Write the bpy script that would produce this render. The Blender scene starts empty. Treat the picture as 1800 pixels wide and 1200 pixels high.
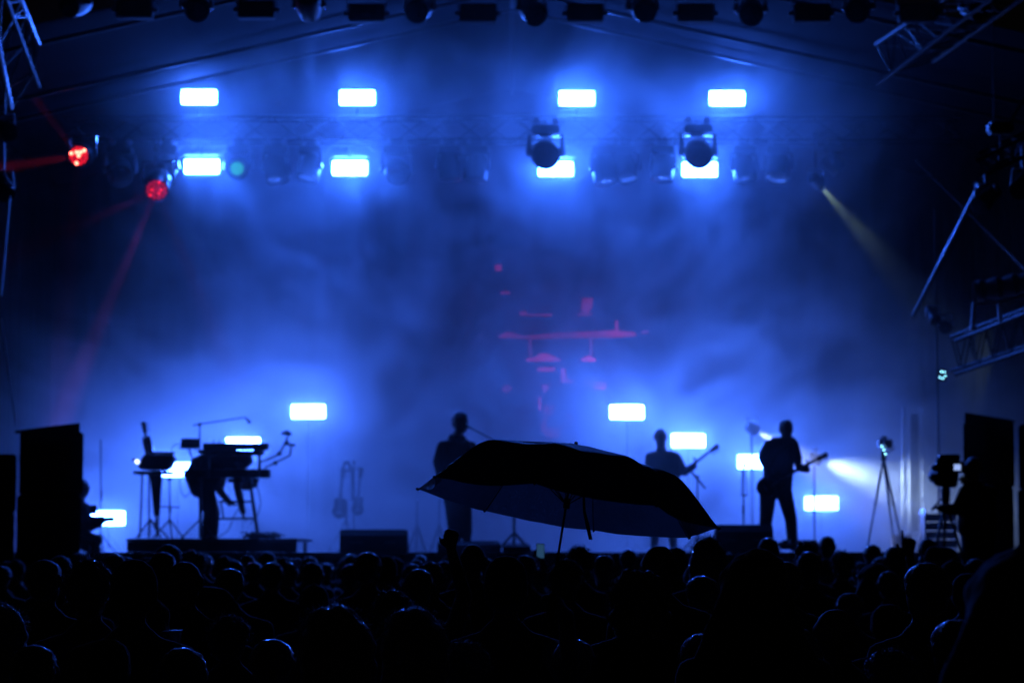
import bpy, bmesh, math, random
from mathutils import Vector, Matrix, noise
R = math.radians
sc = bpy.context.scene
C = sc.collection

# ------------------------------------------------------------------ camera, sky, exposure
CAMZ, FPX, HOR = 1.72, 4250.0, 965.0
TILT = math.atan((HOR - 600) / FPX)
cam_d = bpy.data.cameras.new('camera'); cam = bpy.data.objects.new('camera', cam_d); C.objects.link(cam)
cam.location = (0, 0, CAMZ); cam.rotation_euler = (R(90) + TILT, 0, 0)
cam_d.sensor_width = 36; cam_d.lens = 36 * FPX / 1800
cam_d.clip_start = .1; cam_d.clip_end = 600
cam_d.dof.use_dof = True; cam_d.dof.focus_distance = 9.3; cam_d.dof.aperture_fstop = 4.2
cam_d.dof.aperture_blades = 9
sc.camera = cam

w = bpy.data.worlds.new('World'); sc.world = w; w.use_nodes = True
nt = w.node_tree; nt.nodes.clear()
sky = nt.nodes.new('ShaderNodeTexSky'); sky.sky_type = 'NISHITA'; sky.sun_disc = False
sky.sun_elevation = R(-2.0); sky.sun_rotation = R(160)
bg = nt.nodes.new('ShaderNodeBackground'); bg.inputs['Strength'].default_value = 0.003
wo = nt.nodes.new('ShaderNodeOutputWorld')
nt.links.new(sky.outputs[0], bg.inputs[0]); nt.links.new(bg.outputs[0], wo.inputs[0])

vs = sc.view_settings
vs.view_transform = 'Standard'; vs.look = 'None'; vs.exposure = 0; vs.gamma = 1; vs.use_curve_mapping = False
cy = sc.cycles
cy.use_denoising = True
try: cy.denoiser = 'OPENIMAGEDENOISE'
except Exception: pass
cy.max_bounces = 4; cy.diffuse_bounces = 2; cy.glossy_bounces = 2; cy.transmission_bounces = 3; cy.volume_bounces = 2
cy.transparent_max_bounces = 6
cy.volume_step_rate = .9; cy.volume_max_steps = 96
cy.sample_clamp_indirect = 3.0; cy.sample_clamp_direct = 0
cy.use_adaptive_sampling = True; cy.adaptive_threshold = 0.02; cy.use_light_tree = True

def W(px, py, Y):
    """the point of the place seen at photo pixel (px, py) when it stands Y metres down the field"""
    x = (px - 900) / FPX; y = -(py - 600) / FPX
    c, s = math.cos(TILT), math.sin(TILT)
    dy = c - y * s; dz = s + y * c
    t = Y / dy
    return Vector((x * t, Y, CAMZ + dz * t))
def S(Y): return Y / FPX            # metres per photo pixel there

# ------------------------------------------------------------------ materials
MATS = {}
def mat(name, col, rough=.6, metal=0, var=.15, scale=8, spec=.5, bump=.0, sheen=0, coat=0, rnd=False):
    if name in MATS: return MATS[name]
    m = bpy.data.materials.new(name); m.use_nodes = True
    n = m.node_tree; b = n.nodes['Principled BSDF']
    tc = n.nodes.new('ShaderNodeTexCoord'); nz = n.nodes.new('ShaderNodeTexNoise')
    nz.inputs['Scale'].default_value = scale; nz.inputs['Detail'].default_value = 5
    n.links.new(tc.outputs['Object'], nz.inputs['Vector'])
    mx = n.nodes.new('ShaderNodeMix'); mx.data_type = 'RGBA'
    mx.inputs['A'].default_value = (*[c * (1 - var) for c in col], 1)
    mx.inputs['B'].default_value = (*[min(1, c * (1 + var)) for c in col], 1)
    n.links.new(nz.outputs['Fac'], mx.inputs['Factor'])
    out = mx.outputs['Result']
    if rnd:
        oi = n.nodes.new('ShaderNodeObjectInfo'); h = n.nodes.new('ShaderNodeHueSaturation')
        h.inputs['Saturation'].default_value = 1.0
        mr = n.nodes.new('ShaderNodeMapRange'); mr.inputs['To Min'].default_value = .35; mr.inputs['To Max'].default_value = 1.9
        n.links.new(oi.outputs['Random'], mr.inputs['Value']); n.links.new(mr.outputs[0], h.inputs['Value'])
        mr2 = n.nodes.new('ShaderNodeMath'); mr2.operation = 'MULTIPLY'; mr2.inputs[1].default_value = 7.31
        fr = n.nodes.new('ShaderNodeMath'); fr.operation = 'FRACT'
        n.links.new(oi.outputs['Random'], mr2.inputs[0]); n.links.new(mr2.outputs[0], fr.inputs[0]); n.links.new(fr.outputs[0], h.inputs['Hue'])
        n.links.new(out, h.inputs['Color']); out = h.outputs[0]
    n.links.new(out, b.inputs['Base Color'])
    b.inputs['Roughness'].default_value = rough; b.inputs['Metallic'].default_value = metal
    b.inputs['Specular IOR Level'].default_value = spec
    b.inputs['Sheen Weight'].default_value = sheen; b.inputs['Coat Weight'].default_value = coat
    mr = n.nodes.new('ShaderNodeMapRange'); mr.inputs['To Min'].default_value = max(0, rough - .08); mr.inputs['To Max'].default_value = min(1, rough + .12)
    n.links.new(nz.outputs['Fac'], mr.inputs['Value']); n.links.new(mr.outputs[0], b.inputs['Roughness'])
    if bump:
        bp = n.nodes.new('ShaderNodeBump'); bp.inputs['Strength'].default_value = bump; bp.inputs['Distance'].default_value = .02
        n2 = n.nodes.new('ShaderNodeTexNoise'); n2.inputs['Scale'].default_value = scale * 5; n2.inputs['Detail'].default_value = 6
        n.links.new(tc.outputs['Object'], n2.inputs['Vector'])
        n.links.new(n2.outputs['Fac'], bp.inputs['Height']); n.links.new(bp.outputs[0], b.inputs['Normal'])
    MATS[name] = m; return m
def emat(name, col, strength, front=True):
    if name in MATS: return MATS[name]
    m = bpy.data.materials.new(name); m.use_nodes = True
    n = m.node_tree; n.nodes.clear()
    e = n.nodes.new('ShaderNodeEmission'); e.inputs[0].default_value = (*col, 1); e.inputs[1].default_value = strength
    o = n.nodes.new('ShaderNodeOutputMaterial'); n.links.new(e.outputs[0], o.inputs[0])
    m.cycles.emission_sampling = 'FRONT' if front else 'NONE'
    MATS[name] = m; return m

BLACK = mat('black_paint', (.01, .01, .012), .6, spec=.15)
HOUS = mat('black_housing', (.02, .02, .022), .35, var=.3)
GLOSS = mat('polished_dark_metal', (.5, .5, .52), .2, metal=.9)
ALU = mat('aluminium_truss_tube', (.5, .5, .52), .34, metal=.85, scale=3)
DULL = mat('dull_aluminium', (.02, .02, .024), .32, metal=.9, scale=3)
STEEL = mat('black_steel_tube', (.03, .03, .033), .38, metal=.2)
FABRIC = mat('black_drape_cloth', (.005, .005, .006), .95, bump=.4, scale=3)
ROOFM = mat('dark_roof_sheet', (.005, .006, .009), .9, spec=.05, scale=1, bump=.2)
PLY = mat('black_stage_ply', (.02, .02, .022), .5, scale=2, bump=.3)
WOOD = mat('dark_instrument_lacquer', (.05, .02, .012), .25, coat=.3)
SKIN = mat('skin', (.28, .16, .11), .5, var=.08)
CLOTH = mat('crowd_clothes', (.045, .03, .03), .7, sheen=1.0, rnd=True, bump=.3)
DCLOTH = mat('stage_clothes', (.02, .02, .025), .8, sheen=.1, bump=.3)
TROU = mat('dark_trousers', (.02, .022, .03), .85)
HAIR = mat('dark_hair', (.06, .05, .045), .28, spec=1.0, sheen=1.0, coat=1.0, var=.3, scale=60, bump=.6, rnd=False)
HAIRB = mat('brown_hair', (.18, .13, .10), .28, spec=1.0, sheen=1.0, coat=1.0, var=.3, scale=60, bump=.6)
CAPM = mat('hat_cloth', (.03, .03, .035), .75, sheen=.7, bump=.4, scale=30)
CABLE = mat('black_cable_rubber', (.015, .015, .016), .4)

# ------------------------------------------------------------------ object helpers
class MB:
    def __init__(s): s.b = bmesh.new()
    def box(s, c, d, rot=None, bev=0):
        m = Matrix.Translation(Vector(c)) @ (rot.to_4x4() if rot else Matrix()) @ Matrix.Diagonal((*d, 1))
        r = bmesh.ops.create_cube(s.b, size=1, matrix=m)
        if bev:
            e = list({e for v in r['verts'] for e in v.link_edges})
            bmesh.ops.bevel(s.b, geom=e, offset=bev, segments=2, affect='EDGES')
        return s
    def tube(s, a, b, r, r2=None, seg=8, caps=True):
        a, b = Vector(a), Vector(b); L = (b - a).length
        if L < 1e-6: return s
        m = Matrix.Translation((a + b) / 2) @ (b - a).to_track_quat('Z', 'Y').to_matrix().to_4x4()
        bmesh.ops.create_cone(s.b, cap_ends=caps, segments=seg, radius1=r, radius2=r if r2 is None else r2, depth=L, matrix=m)
        return s
    def path(s, pts, r, seg=6):
        for p, q in zip(pts, pts[1:]): s.tube(p, q, r, seg=seg)
        for p in pts[1:-1]: s.ball(p, r, u=6, v=4)
        return s
    def ball(s, c, r, u=12, v=8, rot=None):
        rr = (r, r, r) if not hasattr(r, '__len__') else r
        m = Matrix.Translation(Vector(c)) @ (rot.to_4x4() if rot else Matrix()) @ Matrix.Diagonal((*rr, 1))
        bmesh.ops.create_uvsphere(s.b, u_segments=u, v_segments=v, radius=1, matrix=m); return s
    def hull(s, balls, u=10, v=7):
        b2 = bmesh.new()
        for c in balls:
            bmesh.ops.create_uvsphere(b2, u_segments=u, v_segments=v, radius=c[3], matrix=Matrix.Translation((c[0], c[1], c[2])))
        r = bmesh.ops.convex_hull(b2, input=b2.verts)
        dead = list({g for g in r['geom_interior'] + r['geom_unused'] if isinstance(g, bmesh.types.BMVert)})
        bmesh.ops.delete(b2, geom=dead, context='VERTS')
        tmp = bpy.data.meshes.new('t'); b2.to_mesh(tmp); b2.free(); s.b.from_mesh(tmp); bpy.data.meshes.remove(tmp)
        return s
    def prism(s, pts2, to3, t0, t1):
        """outline pts2 swept between depths t0 and t1; to3(u, v, t) gives the point"""
        a = [s.b.verts.new(to3(u, v, t0)) for u, v in pts2]; b = [s.b.verts.new(to3(u, v, t1)) for u, v in pts2]
        s.b.faces.new(a); s.b.faces.new(list(reversed(b)))
        n = len(a)
        for i in range(n): s.b.faces.new((a[i], b[i], b[(i + 1) % n], a[(i + 1) % n]))
        bmesh.ops.recalc_face_normals(s.b, faces=s.b.faces)
        return s
    def mesh(s, name, mats, smooth=True):
        me = bpy.data.meshes.new(name)
        bmesh.ops.recalc_face_normals(s.b, faces=s.b.faces)
        s.b.to_mesh(me); s.b.free()
        for m in (mats if isinstance(mats, (list, tuple)) else [mats]): me.materials.append(m)
        if smooth:
            for p in me.polygons: p.use_smooth = True
            me.set_sharp_from_angle(angle=R(40))
        return me
    def obj(s, name, m, parent=None, loc=None, rot=None, smooth=True):
        return put(name, s.mesh(name, m, smooth), parent, loc, rot)
def put(name, me, parent=None, loc=None, rot=None):
    o = bpy.data.objects.new(name, me); C.objects.link(o)
    if parent is not None: o.parent = parent
    if loc is not None: o.location = loc
    if rot is not None: o.rotation_euler = rot
    return o
def tag(o, label=None, cat=None, group=None, kind=None):
    if label: o['label'] = label
    if cat: o['category'] = cat
    if group: o['group'] = group
    if kind: o['kind'] = kind
    return o
def thing(name, label, cat, loc=(0, 0, 0), rot=None, group=None):
    o = put(name, None, None, loc, rot); o.empty_display_size = .1
    return tag(o, label, cat, group)
def dup(o, parent=None):
    c = o.copy(); C.objects.link(c)
    if parent is not None: c.parent = parent
    for ch in list(o.children): dup(ch, c)
    return c

# ------------------------------------------------------------------ ground, stage, roof, drapes
DECK = 1.68
g = MB(); g.box((0, 60, -.05), (400, 400, .1))
tag(g.obj('ground', mat('trodden_field', (.03, .03, .022), .9, scale=.6, bump=.5)), kind='structure')
s_ = MB()
DX0, DX1, DY0, DY1 = -9.0, 9.0, 32.0, 46.0
s_.box((0, (DY0 + DY1) / 2, DECK - .09), (DX1 - DX0, DY1 - DY0, .1))
st = tag(s_.obj('stage_floor', PLY), kind='structure')
m_ = MB().box((0, 0, 0), (1.985, .985, .036), bev=.006).mesh('deck_panel', PLY)
for i in range(9):
    for j in range(14):
        put('deck_panel', m_, st, (DX0 + 1 + 2 * i, DY0 + .5 + j, DECK - .018))
def pleats(x0, x1, z0, z1, y, n, amp, m, name, vert=None, axis='x'):
    b = bmesh.new(); top = []; bot = []; mid = []
    K = n * 6
    for i in range(K + 1):
        u = x0 + (x1 - x0) * i / K
        d = amp * math.sin(i / 6 * 2 * math.pi + 1.3 * math.sin(i * .13)) * (1 + .4 * math.sin(i * .37))
        for lst, z, f in ((top, z1, .5), (mid, (z0 + z1) / 2, 1), (bot, z0, 1.3)):
            p = (u, y + d * f, z) if axis == 'x' else (y + d * f, u, z)
            lst.append(b.verts.new(p))
    for A, B in ((top, mid), (mid, bot)):
        for i in range(K): b.faces.new((A[i], A[i + 1], B[i + 1], B[i]))
    me = bpy.data.meshes.new(name); b.to_mesh(me); b.free(); me.materials.append(m)
    for p in me.polygons: p.use_smooth = True
    o = put(name, me)
    sm = o.modifiers.new('thickness', 'SOLIDIFY'); sm.thickness = .006
    return o
tag(pleats(DX0, DX1, .01, DECK - .15, DY0 - .06, 70, .03, FABRIC, 'stage_skirt'),
    'black pleated skirt hiding the front of the stage', 'skirt')
tag(pleats(-9.2, 9.2, DECK + .01, 9.5, 45.7, 50, .03, FABRIC, 'backdrop_curtain'),
    'dark pleated curtain hanging across the rear of the stage', 'curtain')
tag(pleats(34.5, 45.4, DECK + .01, 8.7, -8.7, 36, .06, FABRIC, 'side_curtain', axis='y'),
    'dark drape closing the stage behind the red spotlights', 'curtain', 'drapes closing the stage sides')
tag(pleats(34.5, 45.4, DECK + .01, 8.7, 8.75, 36, .06, FABRIC, 'side_curtain', axis='y'),
    'dark drape closing the stage behind the yellow beam', 'curtain', 'drapes closing the stage sides')

RIDGE, SL = 10.5, .225
def roofz(x): return RIDGE - SL * abs(x)
rf = thing('stage_roof', 'dark pitched fabric roof with metal rafters over the stage', 'roof', (0, 33.6, 0))
rb = bmesh.new()
for sx in (-1, 1):
    rows = []
    for j in range(13):
        yy = j * 12.6 / 12
        rows.append([rb.verts.new((sx * x, yy, roofz(x) + .10 - .0)) for x in (0, 1.6, 3.2, 4.8, 6.4, 8.2, 9.3)])
    for A, B in zip(rows, rows[1:]):
        for i in range(6): rb.faces.new((A[i], A[i + 1], B[i + 1], B[i]))
me = bpy.data.meshes.new('roof_sheet'); rb.to_mesh(me); rb.free(); me.materials.append(ROOFM)
o = put('roof_sheet', me, rf); o.modifiers.new('t', 'SOLIDIFY').thickness = .01
for yy in (.6, 3.8, 5.2):
    for sx in (-1, 1):
        MB().tube((0, yy, RIDGE - .03), (sx * 9.2, yy, roofz(9.2) - .03), .035, seg=10).obj('rafter', DULL, rf)
MB().tube((0, -.1, RIDGE + .01), (0, 12.6, RIDGE + .01), .05, seg=10).obj('ridge_tube', FABRIC, rf)

# ------------------------------------------------------------------ stage smoke
sm = MB().box((0, 39, 6.35), (26, 17, 12.6)).obj('stage_smoke', None, smooth=False)
sm.name = 'haze'
sm.data.materials.clear()
vm = bpy.data.materials.new('stage_smoke'); vm.use_nodes = True; n = vm.node_tree; n.nodes.clear()
pv = n.nodes.new('ShaderNodeVolumePrincipled')
pv.inputs['Color'].default_value = (.9, .92, .95, 1); pv.inputs['Anisotropy'].default_value = .38
geo = n.nodes.new('ShaderNodeNewGeometry'); sep = n.nodes.new('ShaderNodeSeparateXYZ')
n.links.new(geo.outputs['Position'], sep.inputs[0])
def mrange(src, a, b, c, d, smooth=True):
    x = n.nodes.new('ShaderNodeMapRange'); x.interpolation_type = 'SMOOTHSTEP' if smooth else 'LINEAR'
    for k, v in zip(('From Min', 'From Max', 'To Min', 'To Max'), (a, b, c, d)): x.inputs[k].default_value = v
    n.links.new(src, x.inputs['Value']); return x.outputs[0]
def mul(a, b):
    x = n.nodes.new('ShaderNodeMath'); x.operation = 'MULTIPLY'
    for i, v in enumerate((a, b)):
        if isinstance(v, (int, float)): x.inputs[i].default_value = v
        else: n.links.new(v, x.inputs[i])
    return x.outputs[0]
nz = n.nodes.new('ShaderNodeTexNoise'); nz.inputs['Scale'].default_value = .40; nz.inputs['Detail'].default_value = 5.0
nz.inputs['Roughness'].default_value = .58; nz.inputs['Distortion'].default_value = .6
mp = n.nodes.new('ShaderNodeMapping'); mp.inputs['Location'].default_value = (2.3, 3.1, 1.7); mp.inputs['Scale'].default_value = (1, .16, 1)
n.links.new(geo.outputs['Position'], mp.inputs[0]); n.links.new(mp.outputs[0], nz.inputs['Vector'])
billow = mrange(nz.outputs['Fac'], .36, .66, .5, 1.75)
nz2 = n.nodes.new('ShaderNodeTexNoise'); nz2.inputs['Scale'].default_value = .95; nz2.inputs['Detail'].default_value = 4.0; nz2.inputs['Distortion'].default_value = 1.6
mp2 = n.nodes.new('ShaderNodeMapping'); mp2.inputs['Location'].default_value = (7.7, 1.3, 4.1); mp2.inputs['Scale'].default_value = (.8, .14, 1); mp2.inputs['Rotation'].default_value = (0, .5, 0)
n.links.new(geo.outputs['Position'], mp2.inputs[0]); n.links.new(mp2.outputs[0], nz2.inputs['Vector'])
billow = mul(billow, mrange(nz2.outputs['Fac'], .35, .65, .68, 1.34))
front = mrange(sep.outputs['Y'], 35.2, 40.3, .04, 1.35)
ab = n.nodes.new('ShaderNodeMath'); ab.operation = 'ABSOLUTE'; n.links.new(sep.outputs['X'], ab.inputs[0])
side = mrange(ab.outputs[0], 5.5, 9.5, 1.0, .25)
low = mrange(sep.outputs['Z'], 2.8, 6.4, 1.8, 1.05)
low = mul(low, mrange(sep.outputs['Z'], 8.7, 9.8, 1.0, .2))
highside = mrange(sep.outputs['Z'], 3.0, 6.5, 0.0, 2.6)
xs = n.nodes.new('ShaderNodeMath'); xs.operation = 'ADD'; n.links.new(ab.outputs[0], xs.inputs[0]); n.links.new(highside, xs.inputs[1])
side = mrange(xs.outputs[0], 5.4, 9.8, 1.0, .06)
dens = mul(mul(mul(mul(billow, front), side), low), .135)
n.links.new(dens, pv.inputs['Density'])
vo = n.nodes.new('ShaderNodeOutputMaterial'); n.links.new(pv.outputs[0], vo.inputs['Volume'])
sm.data.materials.append(vm)
tag(sm, 'blue lit smoke drifting over the whole stage', None, kind='stuff')

# ------------------------------------------------------------------ blinders
BLUE = (.032, .142, 1.0)
LENS = emat('blinder_light', BLUE, 275.0); LENS_PALE = emat('pale_blinder_light', (.054, .165, 1.0), 265.0)
def rrect(w, h, r, k=4):
    pts = []
    for cx, cz, a0 in ((w/2 - r, h/2 - r, 0), (-w/2 + r, h/2 - r, 90), (-w/2 + r, -h/2 + r, 180), (w/2 - r, -h/2 + r, 270)):
        for i in range(k + 1): a = R(a0 + 90 * i / k); pts.append((cx + r * math.cos(a), cz + r * math.sin(a)))
    return pts
BW, BH = .575, .238
def blinder_meshes():
    b = bmesh.new(); vsx = [b.verts.new((x, 0, z)) for x, z in rrect(BW, BH, .025, 3)]
    b.faces.new(vsx)
    lens = bpy.data.meshes.new('light_panel'); b.normal_update()
    if b.faces[:][0].normal.y > 0: bmesh.ops.reverse_faces(b, faces=b.faces)
    b.to_mesh(lens); b.free(); lens.materials.append(LENS)
    global LM2; LM2 = lens.copy(); LM2.materials.clear(); LM2.materials.append(LENS_PALE)
    h = MB()
    h.prism(rrect(BW + .05, BH + .05, .02, 2), lambda u, v, t: (u, t, v), .012, .16)
    for t, s_ in ((.17, .9), (.2, .8), (.23, .7)):
        h.box((0, t, 0), (BW * s_, .012, BH * s_))
    hous = h.mesh('housing', HOUS)
    y = MB()
    for sx in (-1, 1): y.box((sx * (BW/2 + .05), .08, .04), (.008, .04, .24))
    y.box((0, .08, .166), (BW + .11, .04, .008))
    yoke = y.mesh('yoke', GLOSS)
    return lens, hous, yoke
LM, HM, YM = blinder_meshes()
def blinder(px, py, Y, label, aim=0, flip=False, post=None, group='blue white blinder lamps'):
    p = W(px, py, Y)
    t = thing('blinder_lamp', label, 'stage light', p, (0, 0, 0), group)
    put('light_panel', LM2 if post else LM, t); put('housing', HM, t)
    put('yoke', YM, t, rot=(0, R(180) if flip else 0, 0))
    if post == 'floor':
        z0 = DECK - p.z; zt = -.17
        q = MB().tube((0, .08, z0 + .02), (0, .08, zt), .018)
        q.obj('stand_pole', STEEL, t)
        if z0 < -.45:
            for a in (90, 210, 330):
                MB().tube((0, .08, z0 + .3), (.3 * math.cos(R(a)), .08 + .3 * math.sin(R(a)), z0 + .015), .012).obj('leg', STEEL, t)
        else:
            MB().box((0, .08, z0 + .012), (.35, .35, .02)).obj('base_plate', STEEL, t)
    return t
TOPS = [(350, 171, 'first'), (628, 172, 'second'), (1014, 173, 'third'), (1278, 173, 'fourth')]
for px, py, k in TOPS:
    blinder(px, py, 39.55, f'{k} lamp from the left in the top row of four glaring blinders', flip=True)
LOWS = [(355, 293, 'fully visible glaring blinder under the truss between the red lights and a green ringed head'),
        (615, 295.5, 'fully visible glaring blinder under the truss, second from left in the lower row'),
        (977, 297, 'glaring blinder under the truss whose left half hides behind a moving head'),
        (1230, 298, 'glaring blinder under the truss with a round bite cut by a moving head')]
for px, py, l in LOWS: blinder(px, py, 39.78, l)
FL = [(542, 723, 40.8, 'glaring blinder on a tall floor stand to the right of the keyboards'),
      (1102, 724, 41, 'glaring blinder on a tall floor stand above the umbrella, left of the bassist'),
      (1210, 774, 41.3, 'glaring blinder directly behind the neck side of the bassist'),
      (1326, 811, 41.5, 'glaring blinder half hidden behind the elbow of the standing guitarist'),
      (1444, 884, 41.5, 'low glaring blinder at knee height right of the standing guitarist'),
      (190, 910, 41.2, 'low glaring blinder beside the crouching technician at far left'),
      (312, 825, 41.5, 'glaring blinder glimpsed between the desk and the bent keyboardist'),
      (427, 781, 41, 'glaring blinder showing as a thin strip over the upper keyboard')]
for px, py, Y, l in FL: blinder(px, py, Y, l, post='floor')

# ------------------------------------------------------------------ trusses and rigging
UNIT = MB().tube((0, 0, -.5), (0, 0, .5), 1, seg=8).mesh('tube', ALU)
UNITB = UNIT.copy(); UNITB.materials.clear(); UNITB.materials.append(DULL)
def rod(name, a, b, r, parent=None, me=None):
    a, b = Vector(a), Vector(b)
    o = put(name, me or UNIT, parent)
    if parent is not None: a, b = a - parent.location, b - parent.location
    o.matrix_local = Matrix.Translation((a + b) / 2) @ (b - a).to_track_quat('Z', 'Y').to_matrix().to_4x4() @ Matrix.Diagonal((r, r, (b - a).length, 1))
    return o
def lerp(a, b, t): return a + (b - a) * t
def zigzag(ch1, ch2, n, r, parent, ph=0, rungs=False, me=None):
    for i in range(n):
        t0, t1 = i / n, (i + 1) / n
        A, B = (ch1, ch2) if (i + ph) % 2 == 0 else (ch2, ch1)
        rod('brace', lerp(A[0], A[1], t0), lerp(B[0], B[1], t1), r, parent, me)
        if rungs: rod('rung', lerp(ch1[0], ch1[1], t0), lerp(ch2[0], ch2[1], t0), r, parent, me)
def truss(label, p0, p1, offs, n, r=.025, rb=.011, pairs=((0, 1), (1, 2), (2, 3), (3, 0)), cat='truss', rungs=False, group=None, me=None):
    t = thing('lighting_truss', label, cat, p0, group=group)
    ch = [(Vector(p0) + Vector(o), Vector(p1) + Vector(o)) for o in offs]
    for a, b in ch: rod('chord', a, b, r, t, me)
    for k, (i, j) in enumerate(pairs): zigzag(ch[i], ch[j], n, rb, t, k, rungs, me)
    return t
TZ0, TZ1, TY = 8.42, 8.80, 39.3
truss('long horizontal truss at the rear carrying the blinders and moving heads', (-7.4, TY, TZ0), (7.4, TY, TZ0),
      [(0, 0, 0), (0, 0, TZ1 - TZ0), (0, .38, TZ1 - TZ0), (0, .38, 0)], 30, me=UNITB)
truss('horizontal front truss above the row of hanging black lamps', (-8.2, 32.4, 9.42), (8.6, 32.4, 9.42),
      [(0, 0, 0), (0, 0, .4), (0, .4, .4), (0, .4, 0)], 30)
# side trusses
def two_chord(label, chs, zz, r=.03, rb=.012, group=None):
    c = [(W(*a), W(*b)) for a, b in chs]
    t = thing('lighting_truss', label, 'truss', c[0][0], group=group)
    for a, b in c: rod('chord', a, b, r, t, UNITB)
    for i, j, n, rg in zz: zigzag(c[i], c[j], n, rb, t, 0, rg, UNITB)
    return t
two_chord('steep ladder-like side truss in the top left corner', [((4, -20, 30.5), (68, 152, 33)), ((32, -12, 31), (68, 78, 33.4)), ((-6, 60, 30.5), (20, 190, 33))],
          [(0, 1, 7, True), (0, 2, 7, False)])
two_chord('slanting side truss climbing to the top right corner', [((1800, -45, 30.6), (1542, 148, 34.2)), ((1822, -20, 31), (1640, 108, 33.6)), ((1700, -30, 31.2), (1540, 78, 34.6))],
          [(0, 1, 9, True), (0, 2, 9, True), (1, 2, 7, False)])
two_chord('short silvery truss stub jutting in at the right edge over two cans', [((1717, 283, 31.5), (1850, 217, 31)), ((1735, 306, 31.5), (1850, 251, 31)), ((1722, 270, 31.9), (1850, 210, 31.4)), ((1738, 297, 31.9), (1850, 243, 31.4))],
          [(0, 1, 7, True), (2, 3, 7, False), (0, 2, 7, False)], r=.028, rb=.008)
two_chord('faint sloping box truss with open zigzag at the lower right edge', [((1680, 599, 35), (1850, 533, 33)), ((1680, 658, 35), (1850, 600, 33)), ((1672, 592, 35.5), (1850, 526, 33.5)), ((1672, 652, 35.5), (1850, 594, 33.5))],
          [(0, 1, 12, False), (2, 3, 12, False), (0, 2, 8, False)], r=.034, rb=.012)
tower = truss('tall silver truss tower standing on the stage behind the camera tripod', W(1587, 957, 39.2), W(1587, 714, 39.2),
      [(0, 0, 0), (.11, -.02, 0), (.28, 0, 0), (.36, .2, 0)], 9, r=.022, rb=.009, cat='truss tower', pairs=((0, 1), (2, 3), (0, 3)), rungs=True)
o = MB().box((0, 0, 0), (.13, .05, 1.9), bev=.01).obj('cable_cover', HOUS, tower, W(1608, 830, 39.25) - tower.location)

tag(rod('guy_pole', W(1605, 555, 34), W(1722, 325, 32.5), .028), 'pale slanting pole rising to the cans at right', 'pole')
tag(rod('steel_cable', W(1610, 282, 36), W(1850, 520, 33), .016, None, UNITB), 'thin steel cable running down diagonally past the slanting pole', 'cable')
tag(rod('steel_cable', W(28, 750, 33), W(2, 560, 32.5), .012), 'thin cable rising above the left speaker stack to the left edge', 'cable')
tag(rod('steel_cable', W(2, 520, 32.5), W(20, 320, 33), .010), 'thin dark cable dropping beneath the left edge clamp', 'cable')
# hoist
h = thing('chain_hoist', 'black chain hoist with its chain above the truss stub at right', 'hoist', W(1758, 226, 31.4))
MB().box((0, 0, 0), (.33, .2, .15), bev=.03).obj('motor', HOUS, h)
MB().tube((-.08, 0, .07), (-.08, 0, 1.75), .008).obj('chain', STEEL, h)
MB().tube((0, 0, -.07), (0, 0, -.36), .012).ball((0, 0, -.38), .035).obj('hook', STEEL, h)
MB().tube((.1, 0, .05), (.42, 0, .55), .02).obj('strut', STEEL, h)
# side boom pole with small lamps
bp = thing('lighting_boom', 'dark vertical pipe at right carrying small side lamps', 'pole', W(1652, 955, 37.5))
z = DECK - bp.location.z
MB().tube((0, 0, z), (0, 0, 5.2), .02).obj('pole', STEEL, bp); MB().tube((0, 0, z), (0, 0, z + .03), .25, seg=20).obj('base', STEEL, bp)

# ------------------------------------------------------------------ moving heads
def lathe(prof, seg=24, axis='y'):
    b = bmesh.new(); rings = []
    for r, t in prof:
        rings.append([b.verts.new((r * math.cos(2*math.pi*i/seg), t, r * math.sin(2*math.pi*i/seg))) for i in range(seg)])
    for A, B in zip(rings, rings[1:]):
        for i in range(seg): b.faces.new((A[i], A[(i+1) % seg], B[(i+1) % seg], B[i]))
    b.faces.new(rings[0]); b.faces.new(list(reversed(rings[-1])))
    m = MB(); m.b.free(); m.b = b; return m
GLASSY = mat('lens_glass_dark', (.01, .012, .02), .06, coat=1.0, spec=.8)
HEADM = lathe([(.10, .22), (.15, .2), (.17, .12), (.185, 0), (.19, -.14), (.185, -.2), (.17, -.205)]).mesh('head', HOUS)
HLENS = lathe([(.168, -.204), (.12, -.222), (.05, -.232), (.01, -.234)]).mesh('lens', GLASSY)
b_ = MB().box((0, 0, -.06), (.36, .26, .12), bev=.02); BASEM = b_.mesh('base', HOUS)
b_ = MB()
for sx in (-1, 1):
    b_.hull([(sx * .215, 0, -.12, .02), (sx * .215, 0, -.36, .045)], 8, 6)
b_.box((0, 0, -.125), (.43, .07, .03), bev=.01)
YOKEM = b_.mesh('yoke', GLOSS)
b_ = MB()
b_.tube((0, 0, -.01), (0, 0, .05), .012); b_.tube((0, -.025, .07), (0, .025, .07), .045, seg=12)
CLAMPM = b_.mesh('clamp', ALU)
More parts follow.
